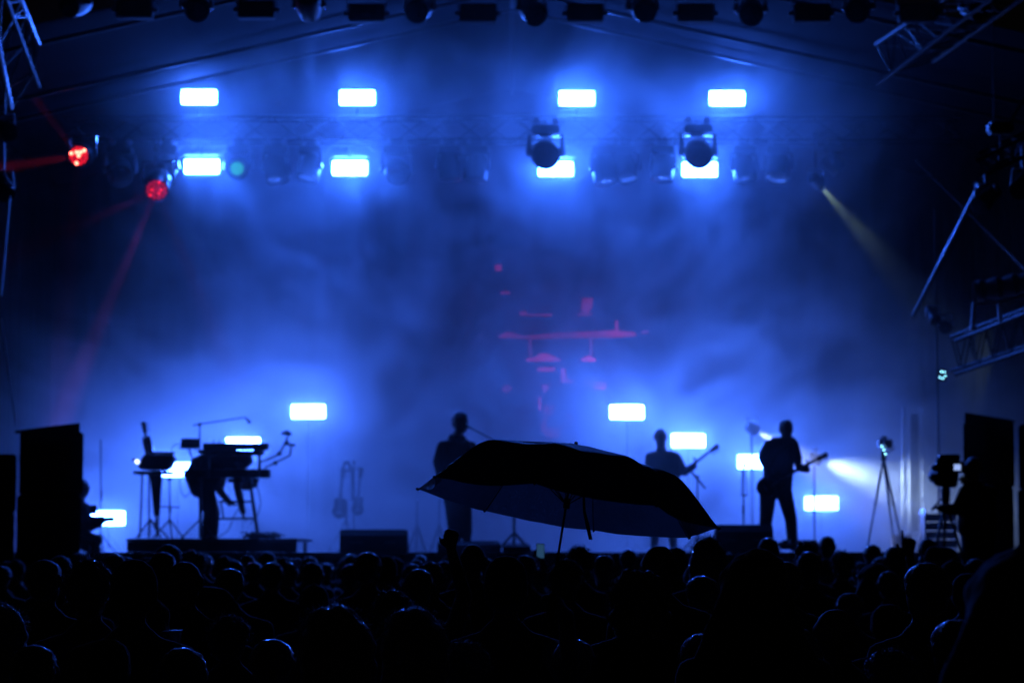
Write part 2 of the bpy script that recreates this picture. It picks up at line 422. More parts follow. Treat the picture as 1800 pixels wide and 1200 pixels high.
def moving_head(loc, label, pan=0, tilt=0, group='moving head lamps', up=False, sc_=1.0, lensmat=None):
    """pan about the vertical, tilt of the barrel: 0 looks at the audience, 90 straight down"""
    t = thing('moving_head_lamp', label, 'stage light', loc, (0, R(180) if up else 0, 0), group)
    t.scale = (sc_,) * 3
    put('base', BASEM, t)
    if not up:
        for sx in (-1, 1): put('clamp', CLAMPM, t, (sx * .12, 0, 0))
    y = put('yoke', YOKEM, t, rot=(0, 0, R(pan)))
    rt = (Matrix.Rotation(R(pan), 4, 'Z') @ Matrix.Translation((0, 0, -.36)) @ Matrix.Rotation(R(tilt), 4, 'X'))
    for nm, me in (('head', HEADM), ('lens', HLENS)):
        o = put(nm, me, t); o.matrix_local = rt
        if nm == 'lens' and lensmat: o.material_slots[0].link = 'OBJECT'; o.material_slots[0].material = lensmat
    return t, rt
ZH = TZ0 - .115
heads = [(212, 'barely lit moving head under the truss above the lower red lamp', 10, 30),
         (293, 'moving head hanging close left of the first lower blinder', -30, 60),
         (420, 'moving head with a faint green ring right of the first lower blinder', 0, 10),
         (486, 'dim moving head in the gap between the first two lower blinders', 30, 70),
         (545, 'moving head tipped down just left of the second lower blinder', -35, 70),
         (697, 'large dark moving head just right of the second lower blinder', 10, 20),
         (790, 'left one of two moving heads in the middle gap of the truss', 25, 80),
         (838, 'right one of two moving heads in the middle gap of the truss', -25, 80),
         (1062, 'moving head right of the half hidden third lower blinder', 30, 75),
         (1100, 'dark moving head beside two bright slivers in the gap before the fourth blinder', 10, 60),
         (1165, 'moving head hanging left of the bitten fourth lower blinder', -30, 75),
         (1308, 'moving head hanging right of the bitten fourth lower blinder', 20, 75),
         (1368, 'dim moving head further right, between the fourth blinder and the yellow beam', -20, 60)]
for px, l, pn, tl in heads:
    p = W(px, 245, TY); t, rt = moving_head((p.x, TY, ZH), l, pn, tl, sc_=1.0 + .14 * ((px * 7) % 5) / 5)
    if px == 420:
        GR = emat('green_ring_glow', (.05, .9, .35), .5, False)
        rg = lathe([(.105, -.238), (.108, -.244), (.075, -.244), (.072, -.238)], 32)
        o = rg.obj('ring_light', GR, t); o.matrix_local = rt
# the two that cover blinders hang lower and nearer
for px, py, l in ((959, 270, 'big moving head biting off the left end of the third lower blinder'), (1227, 269, 'big moving head overlapping the top edge of the fourth lower blinder')):
    p = W(px, py, 38.7)
    t, rt = moving_head((p.x, 38.7, p.z + .36 * 1.24), l, 0, 18, sc_=1.24)
    MB().tube((0, 0, .06), (0, .45, .12), .02).obj('hanging_arm', STEEL, t)
# drop bars carrying the lower blinders (clamped frame)
for k, (px, py, l) in enumerate(LOWS):
    p = W(px, py, 39.78)
    t = thing('lamp_bracket', ['clamped pipe frame over the first lower blinder', 'clamped pipe frame over the second lower blinder',
              'clamped pipe frame over the partly hidden third lower blinder', 'clamped pipe frame over the bitten fourth lower blinder'][k], 'bracket', (p.x, 39.72, TZ0 - .02), group='frames holding the lower blinders')
    dz = p.z + .17 - (TZ0 - .02)
    for sx in (-1, 1):
        MB().tube((sx * .30, 0, 0), (sx * .42, 0, dz * .55), .018).obj('side_arm', ALU, t)
        MB().tube((sx * .15, -.03, .0), (sx * .15, .03, .0), .05, seg=12).ball((sx * .15, -.035, 0), .02).obj('clamp', ALU, t)
    MB().tube((-.32, 0, 0), (.32, 0, 0), .02).obj('top_pipe', ALU, t)
    MB().tube((-.3, 0, dz + .02), (.3, 0, dz + .02), .015).obj('lower_pipe', ALU, t)
    MB().tube((-.0, 0, dz), (0, 0, 0), .02).obj('stem', STEEL, t)
# stubs for upper blinders
for px, py, k in TOPS:
    p = W(px, py, 39.55)
    tag(MB().tube((p.x, 39.66, TZ1), (p.x, 39.66, p.z - .17), .018).obj('mounting_stub', STEEL),
        f'short steel stub under the {k} upper blinder', 'stub', 'stubs under the upper blinders')

# the two at the right end that aim the beams
def spot(name, loc, target, col, power, size, parent, blend=1.0, rad=.05):
    l = bpy.data.lights.new(name, 'SPOT'); l.color = col; l.energy = power; l.spot_size = R(size); l.spot_blend = blend; l.shadow_soft_size = rad
    o = bpy.data.objects.new(name, l); C.objects.link(o)
    d = (Vector(target) - Vector(loc)).normalized(); q = d.to_track_quat('-Z', 'Y')
    o.matrix_world = Matrix.Translation(Vector(loc) + d * .02) @ q.to_matrix().to_4x4()
    if parent is not None:
        bpy.context.view_layer.update()
        o.parent = parent; o.matrix_parent_inverse = parent.matrix_world.inverted()
    return o
def aimed_lamp(name, label, px, py, Y, tx, ty, tY, col, power, size, scale=1.0, cellmat=None, group=None, beams=(), mount='truss', ncell=0, rad=.05):
    """a lamp whose barrel points from its pixel place to a target"""
    p = W(px, py, Y); tg = W(tx, ty, tY); d = (tg - p).normalized()
    t = thing(name, label, 'stage light', p, group=group)
    q = d.to_track_quat('-Y', 'Z').to_matrix().to_4x4(); s4 = Matrix.Diagonal((scale, scale, scale, 1))
    o = put('head', HEADM, t); o.matrix_local = q @ s4
    o = put('lens', HLENS, t); o.matrix_local = q @ s4
    # yoke hangs from above
    y = MB()
    for sx in (-1, 1): y.hull([(sx * .215 * scale, 0, 0, .03 * scale), (sx * .215 * scale, 0, .3 * scale, .02 * scale)], 8, 6)
    y.box((0, 0, .31 * scale), (.45 * scale, .06, .03))
    yo = y.obj('yoke', GLOSS, t, rot=(0, 0, math.atan2(d.y, d.x) + R(90)))
    if mount == 'truss': MB().tube((0, 0, .3 * scale), (0, 0, TZ0 - p.z if TZ0 - p.z > .35 else .4), .02).obj('stem', STEEL, t)
    elif mount == 'floor': MB().tube((0, .1, -.1), (0, .1, DECK - p.z), .02).tube((0, .1, DECK - p.z + .02), (0, .1, DECK - p.z), .2, seg=16).obj('stand', STEEL, t)
    if cellmat:
        spots = [(0, 0)] + [(.065 * math.cos(i * math.pi / 3), .065 * math.sin(i * math.pi / 3)) for i in range(6)] + \
                [(.125 * math.cos(i * math.pi / 6 + .2), .125 * math.sin(i * math.pi / 6 + .2)) for i in range(12)]
        cm = lathe([(.026, -.232), (.022, -.244), (.004, -.248)], 10)
        me = cm.mesh('cell', cellmat[0]); me2 = me.copy(); me2.materials.clear(); me2.materials.append(cellmat[1])
        for k, (u, v) in enumerate(spots):
            o = put('cell', me2 if k in cellmat[2] else me, t); o.matrix_local = q @ s4 @ Matrix.Translation((u, .0, v))
        bz = lathe([(.176, -.2), (.176, -.25), (.16, -.25), (.16, -.23)], 28)
        o = bz.obj('bezel', HOUS, t); o.matrix_local = q @ s4
    fl = p + d * .26 * scale
    if power: spot('beam', fl, tg, col, power, size, t, rad=rad)
    for bx, by, bY, bp_, bs in beams: spot('beam', fl, W(bx, by, bY), col, bp_, bs, t, rad=rad)
    return t
RC1 = emat('red_led', (1, .012, .04), 1.3, False); RC2 = emat('bright_red_led', (1, .12, .08), 14.0, False)
RC3 = emat('dim_red_led', (.8, .01, .08), .55, False)
RED = (1, .02, .06)
aimed_lamp('led_wash_lamp', 'upper red glowing multi cell lamp at the far left', 145, 273, 38.7, 60, 285, 36.0, RED, 0, 8, 1.0, (RC1, RC2, (0, 2, 3, 8, 12, 15)),
           'red multi cell lamps', beams=((-60, 305, 37.9, 9500, 11), (60, 170, 38.0, 2500, 9), (125, 420, 38.0, 450, 9)))
aimed_lamp('led_wash_lamp', 'lower red glowing multi cell lamp tipped downwards beside the first blinder', 278, 322, 38.7, 262, 395, 37.4, RED, 0, 8, 1.12, (RC3, RC1, (1, 4, 6, 9, 14)),
           'red multi cell lamps', beams=((180, 560, 38.1, 1500, 8), (60, 430, 38.0, 800, 11), (310, 420, 38.1, 150, 9)))
aimed_lamp('moving_head_lamp', 'small moving head at the right end throwing a yellowish beam down right', 1434, 318, 38.6, 1668, 585, 43.5, (.65, 1, .62), 2100, 12, .6, rad=.03)
moving_head((W(1465, 240, 39.2).x, 39.3, ZH), 'last moving head at the right end of the truss', 80, 40, sc_=.8)
aimed_lamp('moving_head_lamp', 'floor lamp shooting a whitish beam right from behind the guitar headstock', 1432, 806, 39.0, 1600, 862, 39.2, (.5, .7, 1), 3200, 44, .5, mount='floor', rad=.12)
aimed_lamp('moving_head_lamp', 'floor lamp shooting a short beam behind the guitarist from the upper left', 1322, 752, 39.4, 1420, 812, 38.6, (.4, .5, 1), 1300, 28, .5, mount='floor', rad=.03)

# ------------------------------------------------------------------ front row of black lamps
FY = 32.5
names = ['leftmost', 'second', 'third', 'fourth', 'fifth', 'sixth', 'seventh', 'eighth']
fb = MB().box((0, 0, -.36), (.50, .2, .25), bev=.012)
FBM = fb.mesh('housing', BLACK)
f2 = MB()
for i in range(9): f2.box((-.22 + i * .055, .115, -.36), (.008, .03, .23))
FINM = f2.mesh('cooling_fins', BLACK)
f3 = MB()
for sx in (-1, 1): f3.box((sx * .27, 0, -.2), (.012, .05, .36)); f3.tube((sx * .25, 0, -.36), (sx * .31, 0, -.36), .035, seg=12)
f3.box((0, 0, -.02), (.55, .05, .012))
FYM = f3.mesh('yoke', STEEL)
fl_ = MB().box((0, -.102, -.36), (.46, .006, .21), bev=.002).mesh('lens', GLASSY)
for k, px in enumerate((237, 451, 645, 840, 1028, 1222, 1426, 1611)):
    p = W(px, 22, FY)
    t = thing('flood_lamp', f'{names[k]} of the eight rectangular black flood lamps along the top edge' if k else 'leftmost of the eight rectangular black flood lamps along the top edge',
              'stage light', (p.x, FY, p.z + .36 - (.02 if k > 1 else -.03)), group='rectangular lamps along the top edge')
    put('housing', FBM, t); put('cooling_fins', FINM, t); put('yoke', FYM, t); put('lens', fl_, t)
    MB().tube((0, 0, -.02), (0, 0, 9.4 - t.location.z), .02).obj('stem', STEEL, t)
names9 = names + ['ninth']
for k, (px, ty, tl) in enumerate(((130, 4, 20), (342, 9, 30), (541, 8, -30), (737, 13, 25), (935, 15, 35), (1131, 13, 20), (1322, 16, 30), (1513, 12, 25), (1716, 10, 20))):
    p = W(px, ty, FY)
    q = 'leftmost of the nine round black moving heads along the top edge' if k == 0 else f'{names9[k]} from the left of the nine round black moving heads along the top edge'
    t, rt = moving_head((p.x, FY + .2, p.z + .36), q, (k * 37) % 50 - 25, tl, 'round lamps along the top edge', sc_=.93)
    if 9.4 - t.location.z > .02: MB().tube((0, 0, .02), (0, 0, (9.42 - t.location.z) / .93), .02).obj('stem', STEEL, t)

# PAR cans at the right edge and left edge
PARM = lathe([(.05, .28), (.09, .26), (.11, .1), (.13, -.12), (.13, -.16), (.118, -.162)], 20).mesh('barrel', HOUS)
PARL = lathe([(.118, -.15), (.08, -.158), (.01, -.162)], 20).mesh('lens', mat('pale_lens', (.25, .27, .32), .15, spec=.8))
def par_can(px, py, Y, d, label, s=1.0, stem=.4, stemdir=(0, 0, 1)):
    p = W(px, py, Y); t = thing('par_can', label, 'stage light', p, group='small cans at the sides')
    q = Vector(d).normalized().to_track_quat('-Y', 'Z').to_matrix().to_4x4() @ Matrix.Diagonal((s, s, s, 1))
    for nm, me in (('barrel', PARM), ('lens', PARL)):
        o = put(nm, me, t); o.matrix_local = q
    y = MB()
    for sx in (-1, 1): y.tube((sx * .15 * s, 0, 0), (sx * .12 * s, 0, .22 * s), .012)
    y.tube((-.12 * s, 0, .22 * s), (.12 * s, 0, .22 * s), .012)
    y.tube((0, 0, .22 * s), Vector((0, 0, .22 * s)) + Vector(stemdir) * stem, .014).obj('yoke', ALU, t)
    return t
par_can(1732, 352, 31.6, (-.55, -.45, -.5), 'lit rimmed can hanging below the truss stub at right', 1.0, .12)
par_can(1797, 326, 31.3, (-.4, -.6, -.5), 'can cut by the right picture edge under the truss stub', 1.0, .3)
par_can(1640, 556, 37.4, (.2, -.6, -.5), 'small can on the right pipe where the yellow beam ends', .75, .14, (.8, .2, 0))
par_can(1663, 573, 37.4, (-.2, -.8, -.2), 'square looking pale can just under the beam end at right', .8, .1, (-.8, .2, 0))
par_can(8, 228, 33, (.5, -.6, -.3), 'dark can at the left edge beside the drape', 1.0, .5)
par_can(6, 330, 33, (.3, -.6, -.6), 'lower can at the left edge over the thin cable', 1.0, .4)
# small LED marker
LEDM = emat('pale_led', (.25, .75, 1), 14, False)
led = thing('led_marker', 'tiny cluster of five pale lights on the right pipe', 'indicator light', W(1657, 659, 37.45))
MB().box((0, .03, 0), (.14, .04, .2), bev=.01).obj('housing', HOUS, led)
for dx, dy in ((-2, -6), (3, -5), (5, 2), (-5, 4), (0, 6)):
    MB().ball((dx * .009, 0, -dy * .009), .0075, 8, 6).obj('bulb', LEDM, led)
# rolled cloth
rc = thing('rolled_cloth', 'pale rolled tarpaulin held in a pipe bracket at the right edge', 'tarpaulin', W(1716, 512, 33.5))
A, B = Vector((0, 0, 0)), W(1850, 488, 33.2) - W(1716, 512, 33.5)
b_ = MB(); K = 14
for i in range(K):
    b_.tube(lerp(A, B, i / K), lerp(A, B, (i + 1) / K), .14 + .02 * math.sin(i * 2.1), .14 + .02 * math.sin((i + 1) * 2.1), seg=18, caps=i in (0, K - 1))
b_.obj('roll', mat('pale_tarpaulin', (.3, .3, .32), .5, bump=.5, scale=4), rc)
MB().path([A + Vector((-.05, -.1, .12)), A + Vector((-.06, -.14, -.2)), A + Vector((.3, -.18, -.17)), B + Vector((0, -.18, -.12))], .02).obj('bracket', ALU, rc)
MB().tube(A + Vector((-.06, -.14, -.18)), A + Vector((-.09, -.14, -.5)), .03).ball(A + Vector((-.08, -.14, -.52)), .05).obj('hanger', ALU, rc)
MB().tube(A + Vector((.28, -.18, -.15)), A + Vector((.29, -.18, -.45)), .03).obj('hanger', ALU, rc)

# ------------------------------------------------------------------ screen at the rear with scattered red shapes
scn = thing('led_screen', 'dark rear screen with scattered red lit fragments over the umbrella', 'screen', W(1000, 620, 45.2))
MB().box((0, .05, 0), (3.6, .1, 3.9)).obj('panel_body', BLACK, scn)
REDP = emat('red_screen_pixels', (1, .02, .25), .38, False)
def scrp(px, py): v = W(px, py, 45.14) - scn.location; return (v.x, v.z)
shapes = [[(870,466),(881,464),(882,475),(871,476)], [(880,512),(897,512),(896,516),(880,516)],
 [(1023,524),(1042,523),(1041,540),(1032,552),(1022,545)], [(913,548),(925,546),(928,552),(970,551),(970,555),(914,554)], [(1015,550),(1040,550),(1040,554),(1015,554)],
 [(874,593),(890,583),(902,584),(920,590),(965,586),(1000,583),(1040,582),(1080,580),(1115,583),(1120,590),(1080,593),(1000,594),(930,595)],
 [(1082,563),(1086,563),(1087,582),(1082,582)], [(1128,582),(1140,580),(1140,584),(1129,586)],
 [(930,596),(934,596),(935,628),(930,628)], [(1037,595),(1041,595),(1041,625),(1037,625)], [(925,630),(940,627),(952,620),(965,622),(985,631),(985,634),(925,635)], [(1020,631),(1035,624),(1048,631),(1047,635),(1022,634)],
 [(944,646),(976,645),(976,652),(945,653)], [(986,645),(994,648),(996,664),(1010,669),(1008,673),(986,673)], [(882,681),(893,676),(899,682),(892,689),(884,688)],
 [(951,676),(966,676),(963,686),(956,690)], [(1024,671),(1066,673),(1066,675),(1024,673)], [(1042,677),(1066,679),(1064,684),(1044,683)],
 [(946,697),(951,697),(952,722),(946,722)], [(957,714),(975,711),(974,725),(964,732),(957,728)], [(957,733),(962,733),(958,755),(951,752)], [(995,725),(1006,730),(1006,737),(998,736)],
 [(951,752),(962,752),(985,750),(998,744),(984,756),(982,768),(968,770),(958,764)]]
b_ = MB()
for sh in [q for q in shapes if q[0][1] < 600]: b_.prism([scrp(x, y) for x, y in sh], lambda u, v, t: (u, t, v), -.012, -.002)
tag(b_.obj('lit_area', REDP, scn, smooth=False), kind='stuff')
b_ = MB()
for sh in [q for q in shapes if q[0][1] >= 600]: b_.prism([scrp(x, y) for x, y in sh], lambda u, v, t: (u, t, v), -.012, -.002)
tag(b_.obj('brighter_lit_area', emat('bright_red_screen_pixels', (1, .02, .25), 1.7, False), scn, smooth=False), kind='stuff')

# ------------------------------------------------------------------ platforms, wedges, cases on stage
def Pz(px, py, Y): return W(px, py, Y)
def box_between(name, x0, x1, y0, y1, Y, depth, m, parent=None, bev=.01, loc=None):
    a, b = W(x0, y0, Y), W(x1, y1, Y)
    return MB().box(((a.x + b.x) / 2, Y + depth / 2, (a.z + b.z) / 2), (abs(b.x - a.x), depth, abs(a.z - b.z)), bev=bev).obj(name, m, parent)
ri = thing('stage_riser', 'low black platform carrying the keyboard rig', 'platform', (W(372, 960, 34.2).x, 35.5, DECK))
rx = S(34.2) * 150
RZ = 1.872
MB().box((0, 0, RZ - DECK - .02), (rx * 2, 2.6, .04), bev=.005).obj('top_board', PLY, ri)
MB().box((0, -1.27, (RZ - DECK) / 2 - .02), (rx * 2 - .02, .02, RZ - DECK - .045)).obj('front_board', BLACK, ri)
for sx in (-1, 1):
    for sy in (-1, 1): MB().tube((sx * (rx - .1), sy * 1.15, 0), (sx * (rx - .1), sy * 1.15, RZ - DECK - .04), .03).obj('leg', STEEL, ri)
def wedge(x0, x1, ytop, Y, label, h=None, cat='monitor speaker', grp='wedge monitors along the stage edge'):
    a, b = W(x0, ytop, Y), W(x1, ytop, Y); wd = b.x - a.x; h = a.z - DECK
    t = thing('monitor_wedge', label, cat, ((a.x + b.x) / 2, Y, DECK), group=grp)
    prof = [(0, 0), (0, h * .75), (.12, h), (.2, h), (.62, .1), (.62, 0)]
    MB().prism(prof, lambda u, v, tt: (tt, u - .3, v + .0), -wd / 2, wd / 2).obj('cabinet', BLACK, t, smooth=False)
    n_ = Vector((0, .42, -(h - .1)))
    MB().box((0, .13, (h + .1) / 2 + .015), (wd - .06, (n_.length) - .06, .012), rot=Matrix.Rotation(math.atan2(-(h - .1), .42), 3, 'X')).obj('grille', HOUS, t)
    for sx in (-1, 1): MB().box((sx * wd * .25, -.305, h * .45), (.16, .012, .035), bev=.005).obj('handle', STEEL, t)
    return t
wedge(600, 717, 931, 33, 'wide black monitor wedge left of the singer')
wedge(1256, 1355, 922, 33, 'tall black monitor wedge at the feet of the guitarist, right of the umbrella')
wedge(770, 880, 953, 33, 'low black monitor wedge in front of the singer')
wedge(884, 932, 957, 33.1, 'small black wedge right of the singer, left of the umbrella shaft')
pb = thing('pedal_board', 'low dark pedal board right of the guitarist wedge', 'pedal board', W(1405, 966, 33.2))
MB().box((0, 0, .06), (.55, .35, .06), rot=Matrix.Rotation(R(8), 3, 'X'), bev=.01).obj('board', BLACK, pb)
for i in range(5): MB().box((-.2 + i * .1, -.02, .11), (.07, .12, .05), bev=.008).obj('pedal', HOUS, pb)
wc = mat('pale_flight_case', (.35, .36, .4), .4)
c_ = thing('flight_case', 'pale low case on the floor between the tripod and the truss tower', 'case', W(1585, 966, 37.5))
MB().box((0, 0, .11), (.27, .4, .2), bev=.01).obj('body', wc, c_); MB().box((0, 0, .225), (.28, .41, .02), bev=.004).obj('lid', ALU, c_)
c_ = thing('equipment_rack', 'shiny rack of gear beneath the camera operator at right', 'equipment rack', W(1650, 966, 36.2))
for i in range(4): MB().box((0, 0, .09 + i * .13), (.42, .4, .11), bev=.008).obj('rack_unit', wc if i % 2 else HOUS, c_)
for sx in (-1, 1): MB().box((sx * .23, 0, .3), (.02, .42, .6)).obj('side_rail', GLOSS, c_)

# ------------------------------------------------------------------ speaker stacks beside the stage
def cabinet(c, size, label, tilt=0, grp='black speaker cabinets of the side stacks', rz=0):
    t = thing('speaker_cabinet', label, 'speaker', c, (R(tilt), 0, R(rz)), grp)
    wx, dy, hz = size
    MB().box((0, 0, hz / 2), (wx, dy, hz), bev=.02).obj('body', BLACK, t)
    MB().box((0, -dy / 2 - .006, hz / 2), (wx - .08, .01, hz - .08), bev=.003).obj('grille', HOUS, t)
    for sx in (-1, 1): MB().box((sx * (wx / 2 + .004), 0, hz * .6), (.006, .18, .08)).obj('handle', STEEL, t)
    return t
def stack(px0, px1, tops, Y, side, rz=0):
    a, b = W(px0, 900, Y), W(px1, 900, Y); zt = W(0, tops, Y).z; n_ = 4; hh = zt / n_
    pos = ['lowest', 'second', 'third', 'topmost']
    for i in range(n_):
        cabinet(((a.x + b.x) / 2 + (.02 * (i % 2)), Y + .35, i * hh), (b.x - a.x, .7, hh - .004), f'{pos[i]} black cabinet of the {side} speaker stack', rz=rz)
stack(22, 132, 758, 30.9, 'left', 11)
stack(-64, 14, 797, 30.8, 'short outer left', 11)
stack(1703, 1790, 740, 31.1, 'right', -11)
stack(1801, 1884, 745, 31.1, 'outer right', -11)
# wedge shaped top boxes giving the slanted tops
for (x0, x1, yl, yr, Y, pt, idx) in ((21, 133, 757, 742, 31, 758, 0), (1703, 1790, 724, 739, 31.2, 740, 1)):
    top = [o for o in C.objects if o.get('label') == 'topmost black cabinet of the %s speaker stack' % ('left', 'right')[idx]][0]
    zb = top.location.z + W(0, pt, 30.9 if idx == 0 else 31.1).z / 4 + .002; L0 = top.location
    a, b = W(x0, yl, Y), W(x1, yr, Y)
    za, zb2 = max(a.z, zb + .01), max(b.z, zb + .01)
    MB().prism([(a.x - L0.x, zb - L0.z), (b.x - L0.x, zb - L0.z), (b.x - L0.x, zb2 - L0.z), (a.x - L0.x, za - L0.z)], lambda u, v, t: (u, t, v), Y - L0.y, Y + .6 - L0.y).obj('slanted_lid', BLACK, top, smooth=False)

# ------------------------------------------------------------------ stands
def tripod_legs(base, r, h, parent, m=STEEL, th=.011, a0=90):
    """three legs under a world point at height h above the standing surface; parent-local coordinates"""
    for k in range(3):
        a = R(a0 + 120 * k)
        MB().tube((base[0], base[1], base[2] + h), (base[0] + r * math.cos(a), base[1] + r * math.sin(a), base[2] + .012), th).ball((base[0] + r * math.cos(a), base[1] + r * math.sin(a), base[2] + .015), .015, 8, 5).obj('leg', m, parent)
def mic_stand(label, px, pyt, Y, floor=DECK, boom=None, mic=None, legs=.28, group='microphone stands'):
    p = W(px, 950, Y); t = thing('microphone_stand', label, 'microphone stand', (p.x, Y, floor), group=group)
    top = W(px, pyt, Y) - t.location
    MB().tube((0, 0, .2), top, .011).tube((0, 0, top.z * .45), (0, 0, top.z * .55), .018).obj('pole', STEEL, t)
    tripod_legs((0, 0, 0), legs, .28, t)
    if boom:
        a, b = W(*boom[0], Y) - t.location, W(*boom[1], Y + (boom[2] if len(boom) > 2 else 0)) - t.location
        MB().tube(a, b, .009).ball(top, .028).obj('boom', STEEL, t)
        top = b
    if mic:
        mm = W(*mic, Y) - t.location
        MB().tube(top, mm, .014, .018).ball(mm, .027, 10, 8).obj('microphone', HOUS, t)
    return t
mic_stand('straight stand left of the guitarist with two thin rods', 1307, 822, 34, mic=(1308, 818))
q = thing('microphone_clip', 'paired thin rods clipped on the stand left of the guitarist', 'clip', W(1308, 870, 34.05))
MB().tube((-.04, 0, 0), (-.02, 0, .36), .006).tube((.045, 0, 0), (.02, 0, .36), .006).tube((-.04, 0, 0), (.045, 0, 0), .012).obj('rods', STEEL, q)
mic_stand('bent boom stand in the haze under the bass neck', 1226, 838, 37, boom=((1214, 828), (1240, 858)), mic=(1212, 825))
mic_stand('thin stand behind the umbrella to the right of the singer', 902, 800, 35.5)
mic_stand('boom stand reaching in front of the singer towards his mouth', 905, 795, 34.2, boom=((910, 796), (828, 752)), mic=(819, 748))
mic_stand('very tall thin stand rising beside the low left blinder', 177, 772, 37.5)
mic_stand('hazy stand near the middle carrying a small crossbar', 622, 812, 38.5, boom=((596, 826), (638, 822)))

# A-frame guitar stand in the haze with two guitars
gs = thing('guitar_stand', 'hazy A-shaped stand with a padded top left of the singer', 'guitar stand', (W(608, 950, 38.8).x, 38.8, DECK))
L_ = lambda px, py, dy=0: W(px, py, 38.8) - gs.location + Vector((0, dy, 0))
MB().path([L_(597, 880), L_(601, 825), L_(606, 812), L_(612, 812), L_(618, 826), L_(620, 880)], .028).obj('frame', STEEL, gs)
MB().tube(L_(598, 826), L_(624, 828), .02).obj('crossbar', STEEL, gs)
tripod_legs((0, 0, 0), .3, .5, gs)
MB().tube((0, 0, .45), L_(609, 880), .02).obj('stem', STEEL, gs)

def guitar(name, label, body_px, head_px, Y, parent_group=None, scale=1.0, dy=(0, 0), m=WOOD, blen=44, bwid=34, cat='electric guitar', yaw=0):
    """solid body guitar: outline in its own plane, neck towards the headstock"""
    a = W(*body_px, Y) + Vector((0, dy[0], 0)); b = W(*head_px, Y) + Vector((0, dy[1], 0))
    t = thing(name, label, cat, a, group=parent_group)
    ax = (b - a).normalized(); nrm = Vector((0, -1, 0)); sd = ax.cross(nrm).normalized(); nrm = sd.cross(ax).normalized()
    L = blen * S(Y); Wd = bwid * S(Y)
    out = []
    for i in range(40):
        th = 2 * math.pi * i / 40
        u = math.cos(th); v = math.sin(th)
        wv = Wd / 2 * (1 - .22 * math.exp(-((u - .05) / .28) ** 2)) * (1.0 if u < 0 else .86)
        uu = u * L / 2 + (.13 * L if (u > .35 and abs(v) > .5) else 0)
        out.append((uu, v * wv))
    f = lambda u, v, tt: ax * u + sd * v + nrm * tt
    MB().prism(out, f, -.022, .022).obj('body', m, t, smooth=False)
    Ln = (b - a).length
    nk = MB(); n0, n1 = L * .3, Ln - .16
    nk.hull([(*(ax * n0 + nrm * .02), .014), (*(ax * n1 + nrm * .02), .012), (*(ax * n0 + nrm * .02 + sd * .016), .01), (*(ax * n1 + nrm * .02 + sd * .01), .01), (*(ax * n0 + nrm * .02 - sd * .016), .01), (*(ax * n1 + nrm * .02 - sd * .01), .01)])
    nk.obj('neck', m, t)
    MB().prism([(Ln - .17, -.022), (Ln - .16, .03), (Ln - .02, .048), (Ln + .01, .02), (Ln, -.03)], f, .005, .022).obj('headstock', m, t, smooth=False)
    for k in range(4):
        c = ax * (Ln - .14 + k * .035) + nrm * .014
        MB().tube(c + sd * .03, c + sd * .07, .005).ball(c + sd * .075, .012, 8, 6).obj('tuning_peg', ALU, t)
    MB().box((0, 0, 0), (1, 1, 1)).b.free()
    br = MB(); cc = ax * (-L * .2) + nrm * .028; br.tube(cc - sd * .04, cc + sd * .04, .012); br.obj('bridge', ALU, t)
    st_ = MB()
    for k in range(4): st_.tube(ax * (-L * .2) + nrm * .034 + sd * (-.02 + .013 * k), ax * (Ln - .15) + nrm * .034 + sd * (-.012 + .008 * k), .0015, seg=4)
    st_.obj('strings', ALU, t)
    return t
guitar('electric_guitar', 'hazy guitar hanging upright on the left of the A-shaped stand', (597, 893), (603, 822), 38.7, blen=36, bwid=28)
guitar('electric_guitar', 'hazy guitar leaning right of the A-shaped stand', (629, 889), (634, 822), 38.9, blen=34, bwid=24)

# ------------------------------------------------------------------ camera on stage tripod (right)
tp = thing('camera_tripod', 'tall unattended tripod with a small camera and three tiny lights', 'tripod', (W(1553, 950, 36).x, 36, DECK))
T_ = lambda px, py, dy=0: W(px, py, 36) - tp.location + Vector((0, dy, 0))
for a, dy in (((1522, 955), -.1), ((1566, 955), -.35), ((1594, 935), .3)):
    e = T_(*a, dy); e.z = .02
    s0 = T_(1553, 806)
    MB().tube(s0, lerp(s0, e, .5), .02).tube(lerp(s0, e, .5), e, .013).ball(lerp(s0, e, .5), .024, 8, 6).ball(e, .02, 8, 5).obj('leg', mat('grey_metal_leg', (.3, .3, .33), .3, metal=.7), tp)
MB().hull([(*T_(1553, 806), .045), (*T_(1553, 796), .04)]).obj('tripod_head', HOUS, tp)
MB().tube(T_(1556, 796), T_(1570, 788, -.2), .01).obj('pan_handle', STEEL, tp)
cm = thing('stage_camera', 'small dark camera perched on the unattended tripod', 'camera', W(1555, 780, 36))
MB().box((0, 0, 0), (.2, .3, .13), bev=.015).obj('body', HOUS, cm); o = lathe([(.05, .0), (.055, -.1), (.05, -.12)], 16).obj('lens', GLOSS, cm, (0, -.14, 0))
MB().box((.0, .02, .09), (.06, .16, .05), bev=.01).obj('handle', HOUS, cm); MB().tube((-.1, 0, .02), (-.02, 0, .12), .01).obj('cable', CABLE, cm)
for dx, dy in ((-8, 5), (-4.5, 11), (-1.5, 18)):
    MB().ball((dx * S(36), -.16, -dy * S(36)), .0085, 8, 6).obj('indicator_light', LEDM, cm)

# ------------------------------------------------------------------ keyboard rig on the riser (seen against the light)
KY = 35.0
kz = RZ
def K(px, py, dy=0): return W(px, py, KY + dy)
def kthing(name, label, cat, px, py, dy=0, group=None): return thing(name, label, cat, K(px, py, dy), group=group)
def kbox(name, x0, x1, y0, y1, depth, m, t, dy=0, bev=.008):
    a, b = K(x0, y0), K(x1, y1); o = t.location
    return MB().box(((a.x + b.x) / 2 - o.x, KY + dy - o.y, (a.z + b.z) / 2 - o.z), (abs(b.x - a.x), depth, abs(a.z - b.z)), bev=bev).obj(name, m, t)
